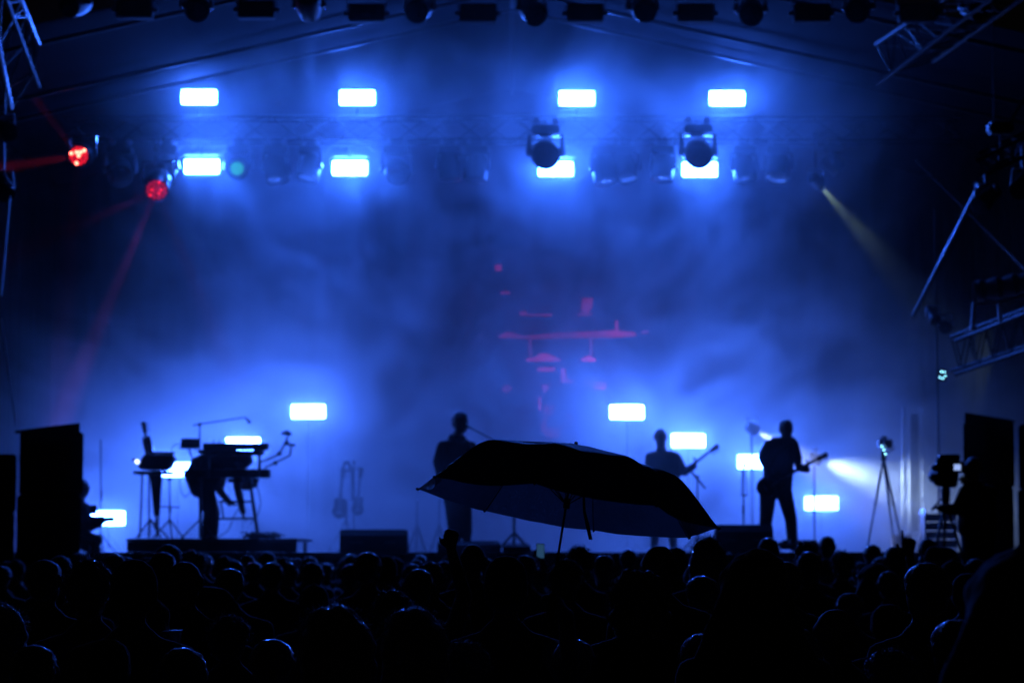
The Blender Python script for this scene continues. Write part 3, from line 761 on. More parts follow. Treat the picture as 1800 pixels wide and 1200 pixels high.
# stand: two tiers
ks = thing('keyboard_stand', 'two tier dark keyboard stand with slanted legs on the platform', 'keyboard stand', (K(410, 940).x, KY, kz))
def kl(px, py, dy=0): return K(px, py, dy) - ks.location
def leg_to(px, py, fx, dy=0):
    e = kl(fx, 944, dy); e.z = .012; return kl(px, py, dy), e
for px, py, fx, dy in ((438, 838, 453, -.25), (438, 838, 455, .25), (352, 838, 352, -.25), (354, 838, 352, .25)):
    MB().tube(*leg_to(px, py, fx, dy), .02).obj('leg', STEEL, ks)
for y0, xa, xb in ((881, 384, 446), (911, 381, 447)): MB().tube(kl(xa, y0, -.25), kl(xb, y0, -.25), .014).obj('crossbar', STEEL, ks)
MB().tube(kl(388, 880, -.25), kl(393, 911, -.25), .013).obj('strut', STEEL, ks)
for dy in (-.2, .2): MB().tube(kl(456, 838, dy), kl(456, 786, dy), .022).obj('upright', STEEL, ks)
for dy in (-.2, .2): MB().tube(kl(366, 838, dy), kl(366, 790, dy), .022).obj('upright', STEEL, ks)
a, b = kl(374, 791.5), kl(462, 799)
MB().box(((a.x + b.x) / 2, .05, (a.z + b.z) / 2), (b.x - a.x, .34, a.z - b.z), bev=.02).obj('tray', BLACK, ks)
MB().hull([(*kl(350, 793), .02), (*kl(372, 800), .03), (*kl(372, 790), .02)]).obj('bracket', STEEL, ks)
MB().hull([(*kl(436, 800), .02), (*kl(462, 790), .03), (*kl(448, 792), .02)]).obj('bracket', STEEL, ks)
kk = mat('ivory_key', (.6, .6, .58), .3)
def keyboard(label, x0, x1, y0, y1, dy, nk):
    t = kthing('keyboard', label, 'keyboard', (x0 + x1) / 2, y1, dy, 'keyboards of the two tier rig')
    kbox('body', x0, x1, y0, y1, .32, BLACK, t)
    a, b = K(x0 + 6, y0) - t.location, K(x1 - 6, y0) - t.location
    km = MB().box((0, 0, 0), ((b.x - a.x) / nk - .003, .14, .015), bev=.002).mesh('key', kk)
    for i in range(nk): put('key', km, t, (a.x + (b.x - a.x) * (i + .5) / nk, .08, a.z + .002))
    kn = MB().tube((0, 0, 0), (0, 0, .025), .012, seg=10).mesh('knob', HOUS)
    for i in range(8): put('knob', kn, t, (a.x + .1 + i * .09, -.1, a.z + .01))
    return t
keyboard('upper keyboard of the rig, in front of the strip of glare', 359, 471, 779, 790, 0, 36)
keyboard('long lower keyboard of the rig at the waist of the bent player', 325, 474, 825, 839, 0, 44)
t = kthing('effects_unit', 'row of small boxes clamped beneath the lower keyboard', 'effects unit', 410, 842)
for x0 in (384, 402, 420, 434, 446): kbox('unit', x0, x0 + 11, 841, 848, .12, GLOSS, t, dy=-.1, bev=.015)
t = kthing('laptop', 'open dark laptop raised between desk and upper keyboard', 'laptop', 334, 788)
kbox('screen', 318, 351, 770, 787, .012, BLACK, t); kbox('base', 318, 351, 787, 789, .25, HOUS, t, dy=-.12, bev=.003)
MB().tube((0, -.1, -.02), (.12, .0, -.36), .014).obj('arm', STEEL, t)
mic_stand('boom stand high over the upper keyboard at left', 351, 746, KY + .1, floor=kz, boom=((339, 747), (431, 733)), mic=(438, 741))
# articulated arm
t = kthing('articulated_arm', 'jointed arm with a small camera right of the keyboards', 'arm', 460, 822)
A_ = lambda px, py: K(px, py) - t.location
MB().path([A_(458, 812), A_(480, 803), A_(491, 797), A_(503, 776), A_(506, 765)], .014).obj('upper_arm', STEEL, t)
MB().path([A_(465, 822), A_(484, 813), A_(510, 800), A_(512, 783), A_(504, 778)], .012).obj('lower_arm', STEEL, t)
for a in ((491, 797), (484, 813), (504, 778)): MB().ball(A_(*a), .035).obj('joint', HOUS, t)
MB().hull([(*A_(497, 761), .02), (*A_(510, 762), .025), (*A_(504, 758), .02)]).obj('camera_head', HOUS, t)
MB().hull([(*A_(507, 781), .015), (*A_(517, 782), .02)]).obj('knob', HOUS, t)
# desk with bass upright
ds = thing('equipment_desk', 'dark trestle desk stacked with gear at the left of the platform', 'desk', (K(272, 940).x, KY + .1, kz))
dl = lambda px, py, dy=0: K(px, py, dy) - ds.location
a, b = dl(237, 828), dl(300, 833)
MB().box(((a.x + b.x) / 2, 0, a.z - .02), (b.x - a.x, .5, .045), bev=.006).obj('top', BLACK, ds)
for px, fx, dy in ((262, 262, -.2), (270, 276, .2), (250, 246, .15), (284, 276, -.1)):
    e = dl(fx, 944, dy); e.z = .012; MB().tube(dl(px, 833, dy), e, .014).obj('leg', STEEL, ds)
for fx in (240, 262, 283, 296):
    e = dl(fx, 944, -.2); e.z = .012; MB().tube(dl(264, 912, -.2), e, .012).obj('brace', STEEL, ds)
gb = kthing('gear_case', 'bulky dark gear case with rounded ends on the desk', 'case', 272, 828)
a, b = K(243, 799) - gb.location, K(307, 826) - gb.location
MB().hull([(a.x + .05, 0, b.z + .06, .05), (a.x + .1, 0, a.z - .05, .05), (b.x - .05, 0, a.z - .04, .05), (b.x - .12, 0, b.z + .04, .05), (a.x + .05, .3, b.z + .06, .05), (b.x - .06, .3, a.z - .05, .05), (b.x - .12, .3, b.z + .06, .05), (a.x + .1, .3, a.z - .06, .05)]).obj('shell', HOUS, gb)
MB().box((.1, .1, a.z + .03), (.35, .12, .035), bev=.01).obj('lid_tray', BLACK, gb); MB().box((-.3, -.04, b.z + .15), (.04, .03, .04), bev=.005).obj('latch', GLOSS, gb)
MB().ball(K(241, 811) - gb.location, .03).obj('indicator_light', emat('white_indicator', (.5, .6, 1), 5, False), gb)
guitar('bass_guitar', 'dark bass standing upright behind the desk with its pegs showing', (263, 797), (251, 742), KY + .35, blen=62, bwid=21, cat='bass guitar')
t = kthing('shoulder_strap', 'dark tapering cloth hanging under the desk', 'cloth', 272, 834)
MB().hull([(*(K(266, 836) - t.location), .02), (*(K(283, 836) - t.location), .02), (*(K(272, 905) - t.location), .012), (*(K(277, 905) - t.location), .012)]).obj('cloth', DCLOTH, t)
mic_stand('slim stand between desk and keyboardist with a crossbar', 298, 842, KY + .2, floor=kz, boom=((282, 890), (316, 891)), legs=.25)
# cable tangle on the riser
random.seed(5)
cb = MB()
for k in range(22):
    x0 = random.uniform(440, 490); pts = []
    for j in range(7):
        v = K(x0 + random.uniform(-14, 14), 940); pts.append(Vector((v.x, KY + random.uniform(-.5, .2), kz + .012 + random.random() ** 1.5 * .085)))
    cb.path(pts, .009, 5)
o = cb.obj('cable_tangle', CABLE); tag(o, 'heaped tangle of cables on the right end of the platform', 'cables')
def cable(label, pts, Y, r=.007):
    P = [W(x, y, Y) for x, y in pts]; out = []
    for i in range(len(P) - 1):
        p0, p1, p2, p3 = P[max(0, i-1)], P[i], P[i+1], P[min(len(P)-1, i+2)]
        for k in range(6):
            t = k / 6; out.append(.5 * ((2*p1) + (-p0+p2)*t + (2*p0-5*p1+4*p2-p3)*t*t + (-p0+3*p1-3*p2+p3)*t**3))
    out.append(P[-1])
    return tag(MB().path(out, r, 5).obj('cable', CABLE), label, 'cable')
cable('cable looping down in front of the bent keyboardist', [(316, 838), (318, 862), (326, 873), (334, 864), (345, 850)], KY - .1)
cable('cable hanging from the lower keyboard to its cross bars', [(448, 842), (458, 880), (452, 905), (440, 920)], KY - .1)
cable('cable drooping from the laptop towards the desk', [(300, 793), (306, 782), (318, 780)], KY - .1)
cable('cable sagging under the keyboards to the platform', [(430, 880), (412, 905), (402, 930), (384, 943)], KY - .2)

# ------------------------------------------------------------------ people
def head_groups(c, f, up=(0, 0, 1), s=1.0):
    c, f, up = Vector(c), Vector(f).normalized(), Vector(up).normalized()
    sd = f.cross(up).normalized(); up = sd.cross(f).normalized()
    P = lambda a, b, d, r: (*(c + sd * a * s + f * b * s + up * d * s), r * s)
    g = [[P(0, -.012, .03, .078), P(0, -.03, .01, .08), P(0, .025, .02, .07)],
         [P(0, .03, -.01, .062), P(0, .045, -.075, .04), P(-.03, .01, -.06, .035), P(.03, .01, -.06, .035)],
         [P(0, .098, -.03, .015), P(0, .086, .015, .011)],
         [P(-.03, .078, .03, .014), P(.03, .078, .03, .014)],
         [P(-.02, .08, -.062, .011), P(.02, .08, -.062, .011), P(0, .085, -.06, .011)]]
    for q in (-1, 1):
        g.append([P(q * .079, -.01, .012, .014), P(q * .085, -.018, .022, .011), P(q * .079, -.008, -.022, .01)])
        g.append([P(q * .03, .078, .008, .013)])
    return g
def hand_groups(w, d, palm_n, s=1.0, curl=.4, point=False, side=1):
    """wrist, direction to the fingers, palm normal: palm and five bent fingers"""
    w, d, n_ = Vector(w), Vector(d).normalized(), Vector(palm_n).normalized()
    sd = d.cross(n_).normalized() * side; n_ = (n_ - d * n_.dot(d)).normalized()
    g = [[(*(w + d * .02 * s), .024 * s), (*(w + d * .08 * s + sd * .03 * s), .016 * s), (*(w + d * .085 * s - sd * .03 * s), .016 * s)]]
    lens = (.072, .08, .074, .058)
    for k, L in enumerate(lens):
        a = w + d * (.088 - .004 * abs(k - 1)) * s + sd * (.032 - .0215 * k) * s
        cu = 0.05 if (point and k == 0) else (1.25 if point else curl)
        p = a; ang = cu * .6
        for seg, fr in enumerate((.45, .32, .23)):
            q = p + (d * math.cos(ang) + n_ * math.sin(ang)) * L * fr * s
            g.append([(*p, (.0095 - .0008 * seg) * s), (*q, (.0088 - .0008 * seg) * s)]); p = q; ang += cu
    a = w + d * .03 * s + sd * .03 * s; b = a + (d * .5 + sd * .7 + n_ * .35).normalized() * .035 * s; c = b + (d * .85 + sd * .2 + n_ * .5).normalized() * .032 * s
    g.append([(*a, .014 * s), (*b, .0115 * s)]); g.append([(*b, .0115 * s), (*c, .0095 * s)])
    return g
def remesh(name, groups, mats, voxel=.012, smooth=2, assign=None):
    m = MB()
    for gr in groups: m.hull(gr, 10, 7)
    me = m.mesh('raw', BLACK, False)
    o = bpy.data.objects.new('raw', me); C.objects.link(o)
    r = o.modifiers.new('r', 'REMESH'); r.mode = 'VOXEL'; r.voxel_size = voxel
    s_ = o.modifiers.new('s', 'SMOOTH'); s_.iterations = smooth; s_.factor = .5
    dg = bpy.context.evaluated_depsgraph_get()
    out = bpy.data.meshes.new_from_object(o.evaluated_get(dg)); out.name = name
    bpy.data.objects.remove(o); bpy.data.meshes.remove(me)
    out.materials.clear()
    for mm in mats: out.materials.append(mm)
    for p in out.polygons:
        p.use_smooth = True
        if assign: p.material_index = assign(p.center)
    return out

def px_body(Y, items):
    """items: lists of (px, py, r_px, dy) hulled together"""
    k = S(Y); out = []
    for it in items:
        out.append([(*(W(x, y, Y) + Vector((0, dy, 0))), r * k) for x, y, r, dy in it])
    return out
def shift(me, o): me.transform(Matrix.Translation(-Vector(o)))

# singer: long coat, facing right, at the microphone
Y = 34.4
g = px_body(Y, [
    [(802, 776, 12, 0), (806, 762, 9.5, 0)],
    [(785, 784, 11, 0), (822, 784, 10, 0), (790, 830, 16, 0), (818, 830, 14, 0)],
    [(790, 830, 15, 0), (818, 830, 14, 0), (794, 880, 15, 0), (818, 880, 15, 0)],
    [(799, 890, 13, 0), (804, 958, 7, .05)], [(816, 890, 13, 0), (822, 958, 7, -.05)],
    [(804, 962, 5, .05), (812, 964, 4.5, -.12)], [(822, 962, 5, -.05), (832, 964, 4.5, -.2)],
    [(779, 785, 11, 0), (771, 812, 9, 0)], [(771, 812, 9, 0), (778, 848, 7, -.12)],
    [(828, 786, 9, -.02), (836, 812, 7.5, -.1)], [(836, 812, 7.5, -.1), (826, 790, 6, -.3)]])
hc = W(810, 743, Y)
g += head_groups(hc, (.8, -.55, -.05), s=1.2)
g += hand_groups(W(778, 850, Y) + Vector((0, -.12, 0)), (.1, -.1, -1), (1, 0, 0), curl=.5)
g += hand_groups(W(826, 788, Y) + Vector((0, -.3, 0)), (-.15, -.1, 1), (-.6, 0, 0), curl=.8)
zc = W(0, 765, Y).z
me = remesh('person', g, [SKIN, DCLOTH], .012, 3, lambda c: 0 if c.z > zc else 1)
base = Vector((W(808, 960, Y).x, Y, DECK)); shift(me, base)
sg = put('person', me, None, base); tag(sg, 'singer in a long dark coat standing at the microphone behind the umbrella', 'person')
hg = remesh('hair', [[(*(hc + Vector((-.005, .02, .055))), .112), (*(hc + Vector((-.03, .04, .03))), .105)], [(*(hc + Vector((-.06, .04, -.02))), .07)]], [HAIR], .012, 1)
b_ = random.Random(3)
for v in hg.vertices: v.co += v.normal * (noise.noise(v.co * 22) * .018)
shift(hg, base); put('hair', hg, sg)
ct = remesh('coat', px_body(Y, [[(788, 785, 12.5, .0), (819, 785, 11, .0), (791, 850, 15.5, .0), (815, 850, 14.5, .0)],
        [(791, 850, 15.5, 0), (815, 850, 14.5, 0), (800, 935, 12, 0), (819, 935, 12, 0)],
        [(779, 786, 12, 0), (770.5, 812, 10.5, 0)], [(771, 812, 10.5, 0), (777, 840, 9, -.1)], [(828, 786, 11, -.02), (836, 812, 9.5, -.1)],
        [(796, 770, 9, .04), (812, 771, 8, .04)]]), [DCLOTH], .014, 3)
shift(ct, base); put('coat', ct, sg)

# guitarist
Y = 34.0
g = px_body(Y, [
    [(1382, 770, 9, 0), (1382, 760, 8, 0)],
    [(1362, 778, 10, .02), (1391, 775, 8, 0), (1358, 795, 12, 0), (1387, 795, 10, 0)],
    [(1358, 796, 14, 0), (1386, 794, 10, 0), (1357, 838, 14, 0), (1377, 838, 12, 0)],
    [(1357, 838, 15, 0), (1377, 838, 13, 0), (1352, 862, 15, 0), (1378, 862, 14, 0)],
    [(1350, 864, 16, 0), (1345, 912, 12, -.12)], [(1345, 912, 12, -.12), (1341, 958, 9.5, .05)],
    [(1378, 864, 15, 0), (1389, 912, 11.5, -.1)], [(1389, 912, 11.5, -.1), (1394, 958, 9.5, .05)],
    [(1341, 961, 6, .05), (1333, 965, 5, -.16)], [(1393, 961, 6, .05), (1399, 965, 5, -.16)],
    [(1353, 783, 10, 0), (1341, 806, 8.5, .02)], [(1341, 806, 8.5, .02), (1352, 840, 6.4, -.3)],
    [(1394, 780, 9, 0), (1404, 820, 7.2, -.05)], [(1404, 822, 7, -.05), (1414, 826, 6.2, -.3)]])
hc = W(1382, 756, Y)
g += head_groups(hc + Vector((0, -.02, 0)), (.35, -1, -.35), s=1.2)
g += hand_groups(W(1353, 842, Y) + Vector((0, -.3, 0)), (1, -.1, -.2), (0, -.2, -1), curl=.5)
g += hand_groups(W(1414, 825, Y) + Vector((0, -.3, 0)), (.2, -.3, .9), (-.6, 0, .2), curl=.9)
zc = W(0, 771, Y).z; zt = W(0, 858, Y).z
xl = W(1349, 0, Y).x; xr = W(1408, 0, Y).x
me = remesh('person', g, [SKIN, DCLOTH, TROU], .012, 3, lambda c: 0 if c.z > zc or (c.z > zt and c.x > xr) else (1 if c.z > zt else 2))
base = Vector((W(1368, 965, Y).x, Y, DECK)); shift(me, base)
gp = put('person', me, None, base); tag(gp, 'guitarist in dark T-shirt standing with legs apart, playing at the right', 'person')
hg = remesh('hair', [[(*(hc + Vector((0, .015, .055))), .102), (*(hc + Vector((0, .05, .02))), .098)]], [HAIR], .012, 1); 
for v in hg.vertices: v.co += v.normal * (noise.noise(v.co * 25) * .012)
shift(hg, base); put('hair', hg, gp)
ts = remesh('t_shirt', px_body(Y, [[(1362, 779, 11, .02), (1391, 776, 9, 0), (1358, 796, 13, 0), (1387, 796, 11, 0)],
        [(1358, 797, 15, 0), (1386, 796, 11.3, 0), (1356, 860, 16, 0), (1378, 860, 14.5, 0)], [(1353, 783, 11.5, 0), (1342, 803, 10.3, .02)], [(1394, 781, 10.3, 0), (1401, 806, 9.3, -.03)]]), [DCLOTH], .012, 3)
shift(ts, base); put('t_shirt', ts, gp)
guitar('electric_guitar', 'dark guitar slung across the standing guitarist at the right', (1351, 852), (1447, 799), 34.0, dy=(-.25, -.42), blen=52, bwid=38)
t = thing('guitar_strap', 'dark strap over the shoulder of the standing guitarist', 'strap', W(1395, 776, Y))
MB().path([W(a, b, Y) + Vector((0, d, 0)) - t.location for a, b, d in ((1340, 840, -.3), (1362, 800, -.2), (1385, 782, -.15), (1396, 776, 0), (1385, 790, .2), (1352, 835, .18))], .014).obj('webbing', BLACK, t)

# bassist, further back
Y = 37.2
g = px_body(Y, [
    [(1162, 790, 9, 0), (1162, 775, 8, 0)],
    [(1150, 802, 10, 0), (1182, 802, 10, 0), (1146, 820, 11, 0), (1186, 820, 11, 0)],
    [(1148, 815, 14, 0), (1184, 815, 13, 0), (1154, 880, 14, 0), (1178, 880, 14, 0)],
    [(1155, 885, 12, 0), (1150, 958, 7, 0)], [(1178, 885, 12, 0), (1184, 958, 7, 0)],
    [(1150, 960, 5, 0), (1147, 963, 4, -.15)], [(1184, 960, 5, 0), (1188, 963, 4, -.15)],
    [(1143, 803, 9, 0), (1138, 838, 7, 0)], [(1138, 838, 7, 0), (1160, 860, 6, -.28)],
    [(1189, 804, 9, 0), (1203, 830, 7, -.05)], [(1203, 830, 7, -.05), (1217, 820, 6, -.28)]])
hc = W(1161, 769, Y)
g += head_groups(hc, (.3, -1, -.1), s=1.22)
g += hand_groups(W(1160, 860, Y) + Vector((0, -.28, 0)), (1, -.1, .1), (0, -.2, -1), curl=.5)
g += hand_groups(W(1217, 819, Y) + Vector((0, -.28, 0)), (.3, -.3, .8), (-.6, 0, .2), curl=.9)
zc = W(0, 788, Y).z; zt = W(0, 880, Y).z
me = remesh('person', g, [SKIN, DCLOTH, TROU], .012, 3, lambda c: 0 if c.z > zc else (1 if c.z > zt else 2))
base = Vector((W(1166, 965, Y).x, Y, DECK)); shift(me, base)
bpn = put('person', me, None, base); tag(bpn, 'close cropped bassist standing in the haze behind the right side of the umbrella', 'person')
hg = remesh('hair', [[(*(hc + Vector((0, .015, .052))), .092), (*(hc + Vector((0, .04, .02))), .092)]], [HAIR], .012, 1); shift(hg, base); put('hair', hg, bpn)
guitar('bass_guitar', 'long necked bass held by the hazy bassist behind the umbrella', (1158, 862), (1258, 784), 37.2, dy=(-.25, -.4), blen=50, bwid=34, cat='bass guitar')

# keyboardist, bent double behind the lower keyboard
Y = 35.45
g = px_body(Y, [
    [(350, 822, 15, .05), (378, 812, 15, 0), (345, 838, 18, .05), (376, 828, 13, 0)],
    [(378, 809, 16, 0), (418, 811, 16, 0), (400, 824, 14, 0)],
    [(347, 842, 18, .05), (366, 848, 14, 0), (364, 868, 15, 0)],
    [(358, 860, 15, .08), (369, 900, 12, .0)], [(369, 900, 12, 0), (360, 944, 9, .12)],
    [(364, 860, 14, -.1), (378, 900, 11, -.15)], [(378, 900, 11, -.15), (376, 944, 8, -.05)],
    [(360, 946, 5.5, .12), (368, 948, 5, -.05)], [(376, 946, 5.5, -.05), (384, 948, 5, -.2)],
    [(420, 820, 11, -.1), (420, 858, 7.5, -.15)], [(420, 858, 7.5, -.15), (428, 898, 5.5, -.1)],
    [(392, 826, 10, .15), (384, 860, 7, .1)], [(384, 860, 7, .1), (404, 884, 5.5, .0)],
    [(424, 822, 8, 0), (434, 838, 7, 0)]])
hc = W(436, 848, Y) + Vector((0, .05, 0))
g += head_groups(hc, (.35, -.3, -1), (.9, 0, .3), s=1.05)
g += hand_groups(W(428, 899, Y) + Vector((0, -.1, 0)), (.2, 0, -1), (1, 0, 0), curl=.4)
g += hand_groups(W(404, 884, Y), (1, 0, -.15), (0, 0, -1), curl=.4)
zt = W(0, 848, Y).z; xm = W(392, 0, Y).x
me = remesh('person', g, [DCLOTH, TROU, SKIN], .012, 3, lambda c: 1 if c.z < zt and c.x < xm else (2 if c.z < zt else 0))
base = Vector((W(368, 947, Y).x, Y, RZ)); shift(me, base)
kp = put('person', me, None, base); tag(kp, 'keyboard player bent double behind the two keyboards, one arm dangling', 'person')
hg = remesh('hair', [[(*(hc + Vector((.05, .03, .03))), .09), (*(hc + Vector((.06, .0, -.0))), .088)]], [HAIR], .012, 1); shift(hg, base); put('hair', hg, kp)
sh = remesh('shirt', px_body(Y, [[(349, 819, 18, .05), (378, 808, 18, 0), (345, 838, 21, .05)], [(378, 807, 17.5, 0), (400, 804, 17, 0), (418, 810, 17.5, 0), (432, 808, 13, 0), (400, 824, 15.5, 0)], [(345, 838, 20.5, .05), (378, 825, 18, 0), (372, 850, 15, 0), (348, 858, 16, .05)]]), [DCLOTH], .014, 3)
shift(sh, base); put('shirt', sh, kp)

# technician crouching at the left with a camera
Y = 33.6
g = px_body(Y, [
    [(141, 880, 8, 0), (141, 868, 8, 0)],
    [(134, 893, 13, 0), (150, 893, 10, 0), (142, 935, 16, 0), (150, 930, 12, 0)],
    [(142, 942, 18, 0), (150, 948, 15, 0)],
    [(150, 946, 13, -.1), (176, 948, 10, -.25)], [(176, 948, 10, -.25), (168, 966, 7, -.1)],
    [(140, 950, 13, .1), (150, 962, 8, .1)], [(168, 966, 5, -.1), (180, 966, 4, -.2)], [(148, 964, 5, .1), (158, 966, 4.5, .0)],
    [(148, 895, 9, -.05), (158, 918, 7.5, -.15)], [(158, 918, 7.5, -.15), (178, 920, 6, -.25)],
    [(136, 896, 9, .1), (146, 922, 7, .1)], [(146, 922, 7, .1), (166, 926, 6, -.1)]])
hc = W(144, 858, Y)
g += head_groups(hc, (1, -.35, -.3), s=1.12)
g += hand_groups(W(178, 920, Y) + Vector((0, -.25, 0)), (1, 0, .1), (0, 0, 1), curl=.6)
g += hand_groups(W(166, 926, Y) + Vector((0, -.1, 0)), (1, 0, .1), (0, 0, 1), curl=.6)
zc = W(0, 876, Y).z
me = remesh('person', g, [SKIN, DCLOTH], .012, 3, lambda c: 0 if c.z > zc else 1)
base = Vector((W(150, 967, Y).x, Y, DECK)); shift(me, base)
tn = put('person', me, None, base); tag(tn, 'technician crouching beside the left speaker stack, holding a camera', 'person')
hg = remesh('hair', [[(*(hc + Vector((-.01, .015, .05))), .092), (*(hc + Vector((-.04, .01, .01))), .09)]], [HAIR], .012, 1); shift(hg, base); put('hair', hg, tn)
t = thing('hand_held_camera', 'small camera with a raised viewfinder held by the crouching technician', 'camera', W(172, 912, 33.35))
MB().box((0, 0, 0), (.2, .12, .09), bev=.015).obj('body', HOUS, t); MB().box((-.06, 0, .13), (.09, .07, .13), bev=.01).obj('viewfinder', HOUS, t)
lathe([(.035, 0), (.04, -.12), (.035, -.13)], 14).obj('lens', GLOSS, t, (.1, 0, 0), (0, 0, R(90)))
MB().tube((-.09, 0, .04), (-.22, .0, .02), .012).obj('handle', STEEL, t)

# camera operator on his platform at the right
PZ = 1.15
pf = thing('camera_platform', 'dark scaffold platform for the camera operator in front of the right stack', 'platform', (W(1720, 960, 30).x, 30.1, 0))
MB().box((0, 0, PZ - .03), (1.5, 1.3, .05), bev=.006).obj('deck_board', PLY, pf)
for sx in (-1, 1):
    for sy in (-1, 1): MB().tube((sx * .7, sy * .6, 0), (sx * .7, sy * .6, PZ - .055), .025).obj('leg', STEEL, pf)
Y = 30.1
tz = W(1662, 866, Y)
ct = thing('camera_tripod', 'dark tripod under the big broadcast camera at right', 'tripod', (tz.x, Y, PZ))
tripod_legs((0, 0, 0), .36, tz.z - PZ - .12, ct, th=.018)
MB().hull([(0, 0, tz.z - PZ - .12, .05), (0, 0, tz.z - PZ + .03, .06)]).obj('fluid_head', HOUS, ct)
e = W(1640, 893, Y) - ct.location
MB().tube((0, 0, tz.z - PZ - .02), e, .012).ball(e, .02).obj('pan_handle', STEEL, ct)
bc = thing('broadcast_camera', 'large dark broadcast camera with a glowing little monitor at right', 'camera', W(1665, 840, Y))
c_ = lambda px, py, dy=0: W(px, py, Y) - bc.location + Vector((0, dy, 0))
MB().hull([(*c_(1652, 812), .05), (*c_(1680, 808), .05), (*c_(1654, 848), .05), (*c_(1676, 850), .05), (*c_(1654, 830, .35), .07), (*c_(1676, 830, .35), .07)]).obj('body', HOUS, bc)
MB().box(c_(1667, 803), (.26, .2, .06), bev=.012).obj('handle', HOUS, bc)
lathe([(.07, 0), (.09, .3), (.1, .42), (.09, .43)], 20).obj('lens', HOUS, bc, c_(1664, 832, .35))
MB().box(c_(1680, 821, -.12), (.17, .05, .14), bev=.012).obj('monitor_housing', HOUS, bc)
MB().box(c_(1679, 821.5, -.147), (.085, .004, .075)).obj('monitor_screen', emat('monitor_glow', (.35, .5, 1), .9, False), bc)
for a, b, rr in ((1643, 822, .045), (1641, 838, .05), (1647, 848, .04), (1692, 842, .04), (1650, 806, .035)): MB().hull([(*c_(a, b), rr), (*c_(a + 5, b + 1), rr * .8)]).obj('control_grip', HOUS, bc)
g = px_body(Y, [
    [(1712, 852, 9, 0), (1710, 838, 9, 0)],
    [(1702, 868, 14, 0), (1734, 868, 14, 0), (1704, 925, 20, 0), (1732, 925, 20, 0)],
    [(1706, 930, 19, 0), (1732, 930, 19, 0), (1708, 965, 18, 0), (1730, 965, 18, 0)],
    [(1707, 970, 16, 0), (1702, 1020, 11, 0)], [(1702, 1020, 11, 0), (1700, 1040, 9, 0)],
    [(1732, 970, 16, 0), (1738, 1020, 11, 0)], [(1738, 1020, 11, 0), (1740, 1040, 9, 0)],
    [(1697, 866, 12, -.05), (1680, 898, 9, -.1)], [(1680, 898, 9, -.1), (1652, 896, 7.5, -.12)],
    [(1740, 868, 12, 0), (1724, 890, 9, -.25)], [(1724, 890, 9, -.25), (1696, 852, 7, -.22)]])
hc = W(1709, 826, Y)
g += head_groups(hc, (-.85, .5, -.1), s=1.12)
g += hand_groups(W(1652, 896, Y) + Vector((0, -.12, 0)), (-1, 0, .15), (0, 0, -1), curl=.9)
g += hand_groups(W(1697, 852, Y) + Vector((0, -.22, 0)), (-.7, .3, .6), (-.5, .5, 0), curl=.7)
zc = W(0, 848, Y).z
me = remesh('person', g, [SKIN, DCLOTH], .013, 3, lambda c: 0 if c.z > zc else 1)
base = Vector((W(1720, 960, Y).x, Y, PZ)); mz = min(v.co.z for v in me.vertices); shift(me, base + Vector((0, 0, mz - PZ)))
op = put('person', me, None, base); tag(op, 'camera operator in dark clothes bending to the broadcast camera at right', 'person')
dz = -(mz - PZ)
hg = remesh('hair', [[(*(hc + Vector((.01, -.015, .055 + dz))), .095), (*(hc + Vector((.035, -.03, .01 + dz))), .09)]], [HAIR], .012, 1); shift(hg, base); put('hair', hg, op)
jk = remesh('jacket', [[(q[0], q[1], q[2] + dz, q[3]) for q in gr] for gr in px_body(Y, [[(1702, 869, 15.5, 0), (1734, 869, 15.5, 0), (1704, 928, 22, 0), (1732, 928, 22, 0)], [(1697, 867, 13.5, -.05), (1680, 898, 10.8, -.1)], [(1680, 898, 10.8, -.1), (1660, 897, 9.2, -.12)], [(1740, 869, 13.5, 0), (1724, 890, 10.8, -.25)], [(1702, 855, 9, .02), (1722, 856, 9, .02)]])], [DCLOTH], .014, 3)
shift(jk, base); put('jacket', jk, op)

# small glinting things by the singer: two pale folding music lamps seen through the smoke
for x0, l in ((733, 'left one of two pale blurred stands left of the singer'), (772, 'right one of two pale blurred stands, next to the singer')):
    t = thing('cymbal_stand', l, 'cymbal stand', (W(x0, 950, 37.6).x, 37.6, DECK), group='pale stands beside the singer')
    MB().tube((0, 0, .02), W(x0, 884, 37.6) - t.location, .012).obj('pole', ALU, t)
    for k in range(3):
        a = R(30 + 120 * k); MB().tube((0, 0, .42), (.16 * math.cos(a), .16 * math.sin(a), .012), .02).obj('leg', ALU, t)
    MB().ball(W(x0 + 1, 880, 37.6) - t.location, .028).obj('top_knob', ALU, t)

# ------------------------------------------------------------------ umbrella (sharp, in front of the stage)
UY = 8.5
ub = thing('umbrella', 'open dark folding umbrella held high over the crowd, tilted to the left', 'umbrella', W(995, 893, UY))
cloth = bpy.data.materials.new('umbrella_cloth'); cloth.use_nodes = True; n = cloth.node_tree; n.nodes.clear()
df = n.nodes.new('ShaderNodeBsdfPrincipled'); tr = n.nodes.new('ShaderNodeBsdfTranslucent'); mxs = n.nodes.new('ShaderNodeMixShader'); oo = n.nodes.new('ShaderNodeOutputMaterial')
df.inputs['Base Color'].default_value = (.022, .022, .028, 1); df.inputs['Roughness'].default_value = .38; df.inputs['Specular IOR Level'].default_value = .6
tc = n.nodes.new('ShaderNodeTexCoord'); nz = n.nodes.new('ShaderNodeTexNoise'); nz.inputs['Scale'].default_value = 9; nz.inputs['Detail'].default_value = 6
n.links.new(tc.outputs['Object'], nz.inputs['Vector'])
mr = n.nodes.new('ShaderNodeMix'); mr.data_type = 'RGBA'; mr.inputs['A'].default_value = (.22, .24, .28, 1); mr.inputs['B'].default_value = (.42, .45, .52, 1)
n.links.new(nz.outputs['Fac'], mr.inputs['Factor']); n.links.new(mr.outputs['Result'], tr.inputs['Color'])
